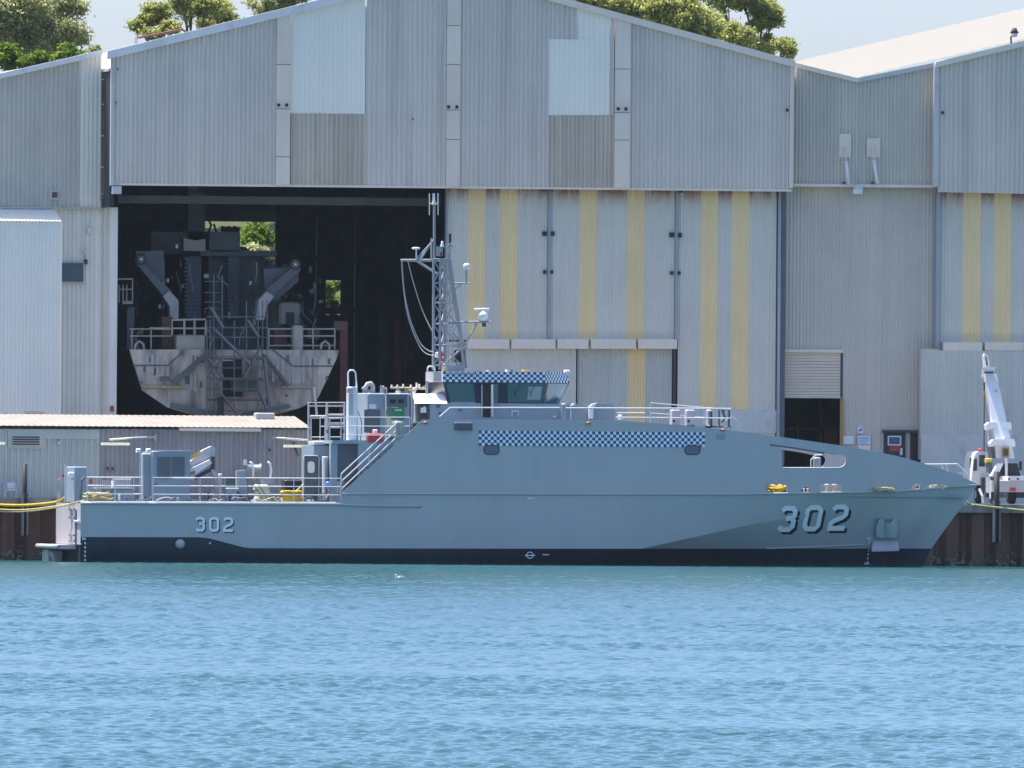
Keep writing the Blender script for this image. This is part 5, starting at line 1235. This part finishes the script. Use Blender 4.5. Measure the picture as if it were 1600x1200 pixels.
m = MB(); m.ptube([(208, 571, YS-.05), (262, 571, YS-.05), (285, 550, YS-.05)], .03); m.ptube([(425, 545, YS-.05), (458, 572, YS-.05), (520, 572, YS-.05)], .03); m.build('weld_line', 'slip_grey', S)
sp('doorway_shade', 'black', 347, 561, 378, 620, YS-.05, YS+.0); sp('stern_ramp', 'slip_grey', 360, 592, 405, 612, YS-1.2, YS-.06); sp('lamp_strip', 'cream_lamp', 348, 562, 364, 564, YS-.1, YS-.06)  # black slab paints the dark inside the stern opening
m = MB(); m.ppoly([(268, 629), (346, 646), (346, 655), (268, 637)], YS-.4, YS-.1); m.build('bilge_rail', 'slip_grey', S); m = MB(); m.ppoly([(378, 646), (452, 631), (455, 637), (380, 652)], YS-.4, YS-.1); m.build('bilge_rail', 'slip_grey', S)
sp('stern_box', 'slip_light', 271, 523, 321, 547, YS+.2, YS+1.2, b=.06); m = MB()
m.ptube([(269, 524, YS+.1), (269, 500, YS+.1), (321, 499, YS+.1), (321, 524, YS+.1)], .05)
for x in (288, 304): m.ptube([(x, 500, YS+.1), (x, 524, YS+.1)], .05)
m.ptube([(269, 513, YS+.1), (321, 513, YS+.1)], .04); m.build('bulwark_frame', 'slip_light', S)
sp('bitts', 'slip_light', 454, 508, 474, 548, YS+.3, YS+1.0, b=.06)
m = MB()
for y in (514, 525, 540): m.ptube([(420, y, YS+.4), (523, y, YS+.4)], .035)
for x in (523, 489, 420): m.ptube([(x, 546, YS+.4), (x, 513, YS+.4)], .035)
m.build('stern_rail', 'slip_light', S); m = MB()
for y in (514, 525): m.ptube([(202, y, YS+.4), (268, y, YS+.4)], .03)
for x in (236, 206): m.ptube([(x, 546, YS+.4), (x, 513, YS+.4)], .035)
m.ptube([(234, 513, YS+.2), (265, 513.5, YS+.2)], .06); m.build('stern_rail', 'slip_light', S)
for c in (218, 508): m = MB(); m.ptube([(c-7, 546, YS+.2), (c-6, 538, YS+.2), (c, 533, YS+.2), (c+6, 538, YS+.2), (c+7, 546, YS+.2)], .06); m.build('fairlead', 'slip_light', S)
for x0, y0, x1, y1 in ((248, 495, 270, 546), (424, 512, 448, 540), (476, 515, 500, 530)): sp('rust_locker', 'brown_box', x0, y0, x1, y1, YS+2, YS+3)
sp('deckhouse', 'slip_grey', 258, 396, 405, 546, YS+8, YS+22); sp('bridge_deck', 'slip_grey', 184, 362, 375, 396, YS+9, YS+20); sp('bridge_deck', 'slip_grey', 318, 362, 374, 393, YS+7, YS+8.9)
sp('boat_deck', 'slip_grey', 250, 391, 432, 400, YS+7, YS+20)
for x0, x1 in ((285, 315), (352, 376)):
    p_ = sp('funnel_panel', 'slip_grey', x0, 400, x1, 498, YS+6.6, YS+7.6, b=.08)
    for k in range(14): sp('louvre_slat', 'interior_steel', x0+3, 404+k*6.3, x1-3, 407+k*6.3, YS+6.5, YS+6.6, par=p_)
sp('mast_trunk', 'slip_grey', 289, 300, 320, 394, YS+9, YS+10); m = MB(); m.ppoly([(287, 372), (306, 376), (321, 373), (321, 392), (287, 392)], YS+6, YS+7); m.build('locker_top', 'slip_light', S)
m = MB()
for k in range(9): m.pbox(346+k*3.2, 353+(k % 3), 348.4+k*3.2, 362, YS+12, YS+12.4)
m.ptube([(324, 340, YS+12), (330, 352, YS+12), (326, 362, YS+12)], .05); m.ptube([(334, 350, YS+12), (338, 362, YS+12)], .05); m.build('bridge_fittings', 'black', S)
m = MB(); m.ppoly([(374, 385), (385, 386), (392, 394), (412, 402), (440, 420), (440, 546), (374, 546)], YS+10, YS+14); m.build('upper_works', 'slip_grey', S)
def davit(pts, arm, elbow, wheel):
    d = MB(); d.ppoly(pts, YS+3.2, YS+4.2); o = d.build('davit', 'slip_grey', S)
    d = MB(); d.ppoly(arm, YS+2.6, YS+3.1); d.build('davit_arm', 'slip_grey', o)
    d = MB(); d.ppoly(elbow, YS+2.4, YS+3.1); d.build('davit_elbow', 'slip_patch', o)
    c = P(*wheel, YS+2.6)
    for r, mt, y in ((.26, 'black', .0), (.17, 'slip_grey', -.05), (.06, 'white_paint', -.1)):
        d = MB(); d.lathe((c.x, c.y+y, c.z), [(r, 0), (r, -.06)], 16, 'y'); d.build('sheave', mt, o)
davit([(212, 392), (256, 392), (258, 455), (240, 440), (216, 415)], [(212, 410), (228, 416), (268, 455), (258, 466)], [(255, 463), (265, 454), (279, 470), (279, 498), (266, 498), (265, 478)], (220, 405))
davit([(412, 420), (448, 418), (468, 408), (466, 440), (430, 470), (415, 470)], [(466, 410), (470, 422), (426, 462), (416, 452)], [(428, 463), (417, 455), (403, 470), (400, 500), (413, 500), (416, 480)], (461, 413))
sp('tender_cradle', 'slip_light', 426, 472, 470, 506, YS+4, YS+6, b=.1); sp('tender_port', 'black', 447, 488, 460, 508, YS+3.9, YS+4); sp('side_gallery', 'slip_light', 184, 470, 208, 475, YS+1.5, YS+3)
m = MB()
for x in (186, 192, 198, 207): m.ptube([(x, 473, YS+1.5), (x, 438 if x > 200 else 445, YS+1.5)], .03)
m.ptube([(184, 436, YS+1.5), (208, 436, YS+1.5)], .04); m.ptube([(184, 452, YS+1.5), (208, 452, YS+1.5)], .03); m.build('gallery_rail', 'slip_light', S)
for px, py in ((262, 438), (249, 479), (391, 442), (276, 385)): sp('lamp', 'white_paint', px-2, py-3, px+2, py+3, YS+4, YS+4.2)
sp('deck_block', 'slip_grey', 184, 480, 210, 546, YS+3, YS+6)
for x in (300, 430): sp('keel_block', 'brown_box', x-20, 640, x+20, 700, YS+4, YS+6)
# scaffold tower at the transom
T = thing('scaffold_tower', 'steel tube scaffold with stairs standing against the stern of the slipped vessel', 'scaffold', (P(370, 660, YS-2).x, YS-2, ZQ))
cols = [323, 328, 334, 347, 366, 385, 403, 410, 417]
for x in cols:
    for yy in (YS-2.2, YS-.8): m = MB(); m.ptube([(x, 700, yy), (x+.3, 430 if x in (334, 347) else (500 if x < 380 else 470), yy)], .028, 5); m.build('standard', 'scaffold', T)
for y in (495, 512, 527, 557, 575, 591, 608, 623, 642):
    for yy in (YS-2.2, YS-.8): m = MB(); m.ptube([(322, y, yy), (420, y, yy)], .026, 5); m.build('ledger', 'scaffold', T)
m = MB(); m.ptube([(334, 455, YS-2.2), (334, 470, YS-2.2)], .03); 
for y in (440, 457, 472, 482): m.ptube([(320, y, YS-2), (345, y, YS-2)], .024, 5)
m.build('guard_rail', 'scaffold', T)
for a, b_ in (((334, 515), (393, 573)), ((343, 615), (375, 652)), ((405, 545), (380, 590)), ((412, 560), (420, 640)), ((325, 560), (347, 590)), ((347, 560), (325, 590)), ((403, 610), (417, 640)), ((385, 500), (403, 527)), ((328, 480), (347, 512))):
    m = MB(); m.ppoly([a, (a[0]+4, a[1]-1), (b_[0]+4, b_[1]-1), b_], YS-2.3, YS-2.0); m.build('stair_stringer', 'scaffold', T)
for y, a, b_ in ((559, 322, 420), (592, 340, 412), (624, 322, 420)): m = MB(); m.pbox(a, y, b_, y+2.5, YS-2.1, YS-.9); m.build('platform', 'brown_box', T)
sp('hung_sheet', 'slip_light', 378, 555, 400, 563, YS-.6, YS-.5); m = MB(); m.pbox(340, 620, 350, 650, YS-2.4, YS-2.2); m.build('bucket_hoist', 'black', T)

# ------------------------------------------------------------------ crane truck on the quay
K = thing('crane_truck', 'white truck crane with raised boom parked on the quay at the right edge', 'truck', (P(1580, 786, 11).x, 11, ZQ))
def kp(n, mt, *a, par=K, b=0.0): m = MB(); m.pbox(*a, b); return m.build(n, mt, par)
kp('chassis', 'dark_steel', 1540, 768, 1640, 778, 9.6, 15)
bd_ = kp('rear_body', 'boat_light', 1546, 750, 1640, 769, 9.2, 9.8, b=.04); kp('deck_edge', 'white_paint', 1541, 744, 1640, 751, 9.1, 14.5)
for x in (1575, 1589): kp('step_slot', 'dark_steel', x, 747, x+3, 750, 9.05, 9.1)
kp('tail_panel', 'red_paint', 1578, 762, 1587, 767.5, 9.15, 9.2, par=bd_); kp('side_stripe', 'white_paint', 1541, 746, 1547, 770, 9.15, 9.2); kp('reflector', 'brown_box', 1548, 745.5, 1553, 751, 9.05, 9.1)
cb = MB(); cb.ppoly([(1517, 758), (1519, 738), (1522, 714), (1525, 707), (1529, 705.5), (1547, 706), (1547, 758)], 13, 15.2); cb = cb.build('cab', 'white_paint', K)
m = MB(); m.ppoly([(1521.5, 718), (1526.5, 716), (1526.5, 735), (1520.5, 736)], 12.96, 13.0); m.build('side_window', 'window_dark', cb); m = MB(); m.ppoly([(1530, 711), (1539, 711), (1539, 729), (1530, 729)], 12.96, 13.0); m.build('rear_window', 'window_dark', cb)
c = P(1531.5, 703, 13.8); m = MB(); m.lathe((c.x, c.y, c.z-.1), [(.1, 0), (.1, .12), (.05, .17)], 12); m.build('beacon', 'red_paint', cb, True)
kp('mirror', 'black', 1515, 715, 1519.5, 732, 13.6, 13.75, par=cb, b=.03); kp('mirror', 'black', 1592, 720, 1597, 735, 13.6, 13.75, b=.03); kp('cab_fender', 'dark_steel', 1532, 746, 1539, 770, 12.5, 12.9)
for px, yy in ((1553, 9.9), (1553, 13.2), (1612, 9.9), (1580, 9.9), (1530, 13.6)):
    c = P(px, 778, yy); w_ = MB(); w_.lathe((c.x, c.y, ZQ+.42+.03), [(.2, -.16), (.38, -.16), (.42, -.1), (.42, .1), (.38, .16), (.2, .16)], 20, 'x'); w_ = w_.build('wheel', 'rubber', K, True)
    m = MB(); m.lathe((c.x, c.y, ZQ+.45), [(.2, -.17), (.05, -.12)], 14, 'x'); m.build('rim', 'flashing', w_)
m = MB(); m.ptube([(1530, 764, 9.6), (1535, 775, 9.4), (1536, 786, 9.4)], .06, 6); m.build('outrigger', 'flashing', K)
m = MB(); m.ppoly([(1563, 746), (1570, 724), (1590, 724), (1595, 746)], 11.0, 12.6); m.build('turret', 'black', K)
kp('turret_post', 'flashing', 1570, 716, 1574.5, 746, 10.6, 10.8)
m = MB(); m.ppoly([(1549, 744), (1560, 724), (1568, 724), (1562, 737), (1555, 744)], 10.8, 11.4); m.build('turret_side', 'white_paint', K)
kp('winch_housing', 'yellow_paint', 1538, 716, 1551, 722.5, 11.4, 12, b=.04); kp('winch_drum', 'boat_dark', 1540, 722, 1551, 739, 11.4, 12, b=.12)
m = MB(); m.ppoly([(1547, 697), (1565, 704), (1568, 716), (1550, 716)], 11.6, 12.4); m.build('slew_body', 'boat_dark', K)
# boom: a tapering box leaning towards the quay wall
def boombox(n, mt, a, b_, wa, wb, da, db, par=K):
    A_, B_ = P(*a), P(*b_); m = MB(); vs = []
    for c_, w_, d_ in ((A_, wa, da), (B_, wb, db)):
        for sx, sy in ((-1, -1), (1, -1), (1, 1), (-1, 1)): vs.append((c_.x+sx*w_, c_.y+sy*d_, c_.z))
    m.add(vs, [(0, 1, 5, 4), (1, 2, 6, 5), (2, 3, 7, 6), (3, 0, 4, 7), (4, 5, 6, 7), (3, 2, 1, 0)]); return m.build(n, mt, par)
bm_ = boombox('boom', 'white_paint', (1570, 716, 11.4), (1546.5, 584, 12.8), .37, .25, .35, .24)
boombox('boom_tip', 'white_paint', (1544.5, 588, 12.6), (1541, 556, 13.2), .1, .05, .15, .1, bm_)
m = MB(); m.ppoly([(1536.5, 574), (1555, 573.5), (1554, 580), (1540, 580)], 12.2, 12.6); m.build('boom_head', 'white_paint', bm_); m = MB(); m.ppoly([(1539, 580.5), (1552, 580.5), (1552, 583.5), (1539, 583.5)], 12.15, 12.3); m.build('head_band', 'dark_steel', bm_)
m = MB(); m.ppoly([(1536, 557), (1538.5, 552), (1542, 554), (1545.5, 563), (1546, 569), (1541, 573), (1537, 572)], 12.7, 12.9); m.build('jib_sheave', 'white_paint', bm_); m = MB(); m.ppoly([(1540, 558), (1541.5, 557), (1544, 570), (1541, 571)], 12.66, 12.7); m.build('sheave_groove', 'brown_box', bm_)
m = MB(); m.ppoly([(1541, 664), (1546, 659.5), (1557, 659.5), (1557, 676), (1552, 670), (1542, 672)], 11.6, 12.2); m.build('boom_bracket', 'white_paint', bm_); m = MB(); m.ppoly([(1566, 659), (1579, 660), (1581, 666), (1580, 672), (1572, 671), (1568, 678)], 11.6, 12.2); m.build('boom_bracket', 'white_paint', bm_)
m = MB(); m.ppoly([(1547, 693), (1552, 686.5), (1584, 686), (1587, 692), (1586, 698), (1574, 697), (1564, 702), (1560, 694), (1548, 698)], 11.0, 11.6); m.build('boom_collar', 'white_paint', bm_)
m = MB(); m.ptube([(1543.5, 672, 11.7), (1544, 694, 11.7)], .03); m.ptube([(1579.5, 672, 11.7), (1579, 690, 11.7)], .03); m.build('lift_rod', 'rail', bm_)
kp('pivot_box', 'amber_post', 1565, 699, 1577, 715, 10.9, 11.0); kp('pivot_core', 'dark_steel', 1568, 702, 1575, 712, 10.85, 10.9)
for px, py in ((1556, 610), (1558, 621), (1562, 640), (1561, 651)): kp('boom_bolt', 'rope_tan', px-1, py-2, px+1, py+2, 12.15, 12.3, par=bm_)
m = MB(); m.ptube([(1537, 573, 12.6), (1534.5, 590, 12.6)], .04); m.build('hook_line', 'white_paint', K); m = MB(); m.ptube([(1538, 597, 12.5), (1538, 612, 12.5)], .04); m.build('hook', 'dark_steel', K); kp('hook_block', 'amber_post', 1536, 611, 1540, 619, 12.4, 12.6, b=.03)
m = MB(); m.ptube([(1538, 619, 12.5), (1537.5, 706, 12.5)], .03); m.build('hoist_rope', 'brown_box', K)

# ------------------------------------------------------------------ gull on the water
c = PW(625, 906); G = thing('gull', 'small white gull floating on the water in front of the hull', 'bird', c)
m = MB(); m.lathe((c.x, c.y, c.z+.07), [(.005, .2), (.03, .15), (.055, .05), (.065, -.05), (.045, -.13), (.012, -.19)], 12, 'x'); m.build('body', 'bird_white', G, True)
m = MB(); m.lathe((c.x, c.y, c.z+.105), [(.004, .22), (.03, .12), (.05, .02), (.04, -.06), (.01, -.1)], 10, 'x'); m.build('wing', 'bird_grey', G, True)
m = MB(); m.tube([(c.x-.11, c.y, c.z+.1), (c.x-.14, c.y, c.z+.15), (c.x-.145, c.y, c.z+.18)], [.035, .028, .03], 10); m.lathe((c.x-.15, c.y, c.z+.185), [(.005, .04), (.03, .02), (.033, 0), (.02, -.03), (.006, -.065)], 10, 'x'); m.build('head', 'bird_white', G, True)

# ------------------------------------------------------------------ trees and scrub behind the sheds
def leaves(lobes, n, size, rg, flat=1.0):
    V_, F_ = [], []
    tot = sum(r[3]**2 for r in lobes)
    for (x, y, z, r) in lobes:
        k = int(n*r*r/tot); nc = max(7, int(26*r))
        cl = []
        for _ in range(nc):
            d = Vector((rg.gauss(0, 1), rg.gauss(0, 1), rg.gauss(0, 1)+.25)).normalized()*rg.uniform(.45, 1.0)
            cl.append((x+d.x*r*1.1, y+d.y*r, z+d.z*r*.8*flat, r*rg.uniform(.24, .46)))
        for _ in range(k):
            c = rg.choice(cl); d = Vector((rg.gauss(0, .5), rg.gauss(0, .5), rg.gauss(0, .38)))*c[3]*1.3
            p = Vector(c[:3])+d; s = size*rg.uniform(.6, 1.3)
            u = Vector((rg.gauss(0, 1), rg.gauss(0, 1), rg.gauss(0, .7)+.5)).normalized(); w_ = u.cross(Vector((rg.gauss(0, 1), rg.gauss(0, 1), rg.gauss(0, 1)))).normalized()
            a = len(V_); V_ += [p-w_*s*.35, p+u*s-w_*s*.1, p+u*s*1.1+w_*s*.2, p+w_*s*.35]; F_.append((a, a+1, a+2, a+3))
    m = MB(); m.nofix = True; m.v = [tuple(v) for v in V_]; m.f = F_; return m
def tree(name, label, Y, base_px, lobes_px, leaf, n, size, seed):
    rg = random.Random(seed); bx = P(base_px, 100, Y).x; bz = hill_z(bx, Y)-.3
    t = thing(name, label, 'tree', (bx, Y, bz), 'trees on the rise behind the sheds')
    L_ = []
    for (px, py, r) in lobes_px:
        p = P(px, py, Y); L_.append((p.x, Y+rg.uniform(-1.8, 1.8), p.z, r*1.12/36.0))
    m = MB(); top_ = max(l[2] for l in L_)*.55+bz*.45
    c0 = Vector((bx, Y, bz)); c1 = Vector((bx+rg.uniform(-.3, .3), Y, bz+(top_-bz)*.55)); c2 = Vector((sum(l[0] for l in L_)/len(L_), Y, top_))
    m.tube([c0, c1, c2], [.34, .26, .16], 8)
    for l in L_:
        s0 = c1.lerp(c2, rg.uniform(.1, 1)); e0 = Vector(l[:3]); md = s0.lerp(e0, .5)+Vector((rg.uniform(-.3, .3), rg.uniform(-.3, .3), rg.uniform(-.1, .4)))
        m.tube([s0, md, e0], [.12, .08, .03], 6)
        for _ in range(4):
            d = Vector((rg.gauss(0, 1), rg.gauss(0, 1), rg.gauss(.3, .8))).normalized()*l[3]*.85; m.tube([md.lerp(e0, rg.uniform(.3, 1)), e0+d], [.045, .012], 5)
    m.build('trunk', 'bark', t, True); leaves(L_, n, size, rg).build('crown', leaf, t)
tree('pine_tree', 'dense olive green tree at the top left corner behind the left shed', 112, 40, [(20, 10, 48), (62, -8, 50), (98, 12, 34), (30, 50, 42), (72, 50, 42), (108, 55, 26), (0, 20, 40), (95, 78, 26), (50, 82, 30), (-40, 20, 50), (-30, 70, 44)], 'gum_leaf', 70000, .13, 1)
tree('pine_tree', 'airy light green pine crown above the left slope of the gable', 116, 300, [(228, 38, 17), (255, 22, 22), (285, 8, 26), (315, 10, 26), (345, 18, 22), (365, 32, 16), (240, 55, 14), (300, -18, 34), (330, 40, 18), (268, 45, 14)], 'pine_leaf', 38000, .12, 2)
tree('gum_tree', 'dark sparse tree tip seen just left of the ridge', 118, 430, [(405, 8, 18), (432, -4, 24), (460, -10, 24), (440, 20, 14), (418, 22, 12)], 'gum_leaf', 12000, .12, 3)
tree('pine_tree', 'broad bright green pine along the right slope of the gable', 108, 1020, [(905, 2, 20), (940, 6, 28), (975, 8, 30), (1010, 16, 30), (1050, 20, 30), (1085, 34, 28), (1115, 44, 26), (985, -16, 34), (1040, -10, 34), (1148, 60, 24), (1095, 62, 24), (1150, 82, 20), (1060, 50, 24)], 'pine_leaf', 80000, .13, 4)
tree('pine_tree', 'open crowned pine with bare limbs at the right end of the tree row', 120, 1180, [(1130, -6, 26), (1165, -4, 28), (1200, 18, 22), (1212, 30, 16), (1185, 40, 14), (1205, 70, 20), (1222, 76, 17), (1180, 78, 16), (1100, -14, 24)], 'pine_leaf', 38000, .12, 5)
def shrub(label, Y, lobes_px, leaf, n, size, seed):
    rg = random.Random(seed); px, py, r = lobes_px[0]; p = P(px, py, Y); t = thing('shrub', label, 'shrub', (p.x, Y, hill_z(p.x, Y)-.2), 'shrubs on the rise behind the sheds')
    L_ = []
    for (a, b_, c_) in lobes_px: q_ = P(a, b_, Y); L_.append((q_.x, Y+rg.uniform(-.8, .8), q_.z, c_/36.0))
    m = MB(); b0 = Vector((p.x, Y, hill_z(p.x, Y)-.2))
    for l in L_: m.tube([b0, b0.lerp(Vector(l[:3]), .5)+Vector((0, 0, .3)), Vector(l[:3])], [.1, .06, .02], 6)
    m.build('stem', 'bark', t); leaves(L_, n, size, rg).build('foliage', leaf, t)
shrub('bright green round shrub at the left edge above the roof', 98, [(8, 92, 26), (-20, 95, 26), (-60, 100, 30)], 'shrub_leaf', 7000, .15, 11)
shrub('bright green shrub below the dense tree, in the middle of three', 97, [(62, 98, 20), (44, 102, 16)], 'shrub_leaf', 5000, .15, 12)
shrub('bright green shrub rightmost of three above the left roof', 96, [(106, 88, 18), (122, 90, 12), (90, 96, 14)], 'shrub_leaf', 5000, .15, 13)
shrub('small dull shrub tip beside the gap between the sheds', 100, [(146, 80, 9), (138, 84, 7)], 'gum_leaf', 1500, .14, 14)
shrub('bright green bush on the slope seen through the tall back opening', 92, [(406, 368, 24), (392, 376, 16)], 'shrub_leaf', 6000, .15, 15)
shrub('dry grey-green bush low in the tall back opening', 90, [(398, 398, 20), (418, 412, 22), (380, 404, 16)], 'gum_leaf', 5000, .15, 16)
shrub('leafy bush on the slope seen through the small back opening', 90, [(519, 452, 14), (512, 470, 14), (528, 475, 12)], 'shrub_leaf', 4000, .15, 17)
rg = random.Random(21); L_ = []
for i in range(420):
    x = rg.uniform(-26, 16); y = rg.uniform(82, 104); L_.append((x, y, hill_z(x, y)+.15, rg.uniform(.35, .8)))
o = leaves(L_, 42000, .2, rg).build('ground_cover', 'scrub_leaf'); o['kind'] = 'stuff'; o['label'] = 'dry yellow-green scrub covering the slope behind the shed'

# loose gear, hoses and lamps crowding the slipped vessel
rg = random.Random(44)
for i in range(70):
    px, py = rg.uniform(205, 500), rg.uniform(405, 545); yy = YS+rg.uniform(3.0, 9); a = rg.uniform(2, 9); b_ = rg.uniform(2, 11)
    sp('deck_gear', rg.choice(['slip_grey', 'dark_steel', 'slip_light', 'brown_box', 'slip_grey', 'interior_steel']), px, py, px+a, py+b_, yy, yy+rg.uniform(.1, .5), b=.02)
for i in range(26):
    px, py = rg.uniform(205, 500), rg.uniform(405, 520); yy = YS+rg.uniform(2.5, 8); m = MB()
    m.ptube([(px, py, yy), (px+rg.uniform(-8, 8), py+rg.uniform(8, 20), yy), (px+rg.uniform(-16, 16), py+rg.uniform(20, 50), yy)], rg.uniform(.02, .05), 5); m.build('deck_pipe', rg.choice(['slip_grey', 'slip_light', 'interior_steel']), S)
for i in range(40):
    px, py = rg.uniform(215, 515), rg.uniform(552, 628)
    if 325 < px < 420: continue
    if py > 610 and (px < 250 or px > 480): continue
    a, b_ = rg.uniform(2, 9), rg.uniform(3, 16); sp('rust_patch', rg.choice(['brown_box', 'slip_patch', 'slip_grey', 'slip_light']), px, py, px+a*.6, py+b_, YS-.028, YS-.003)
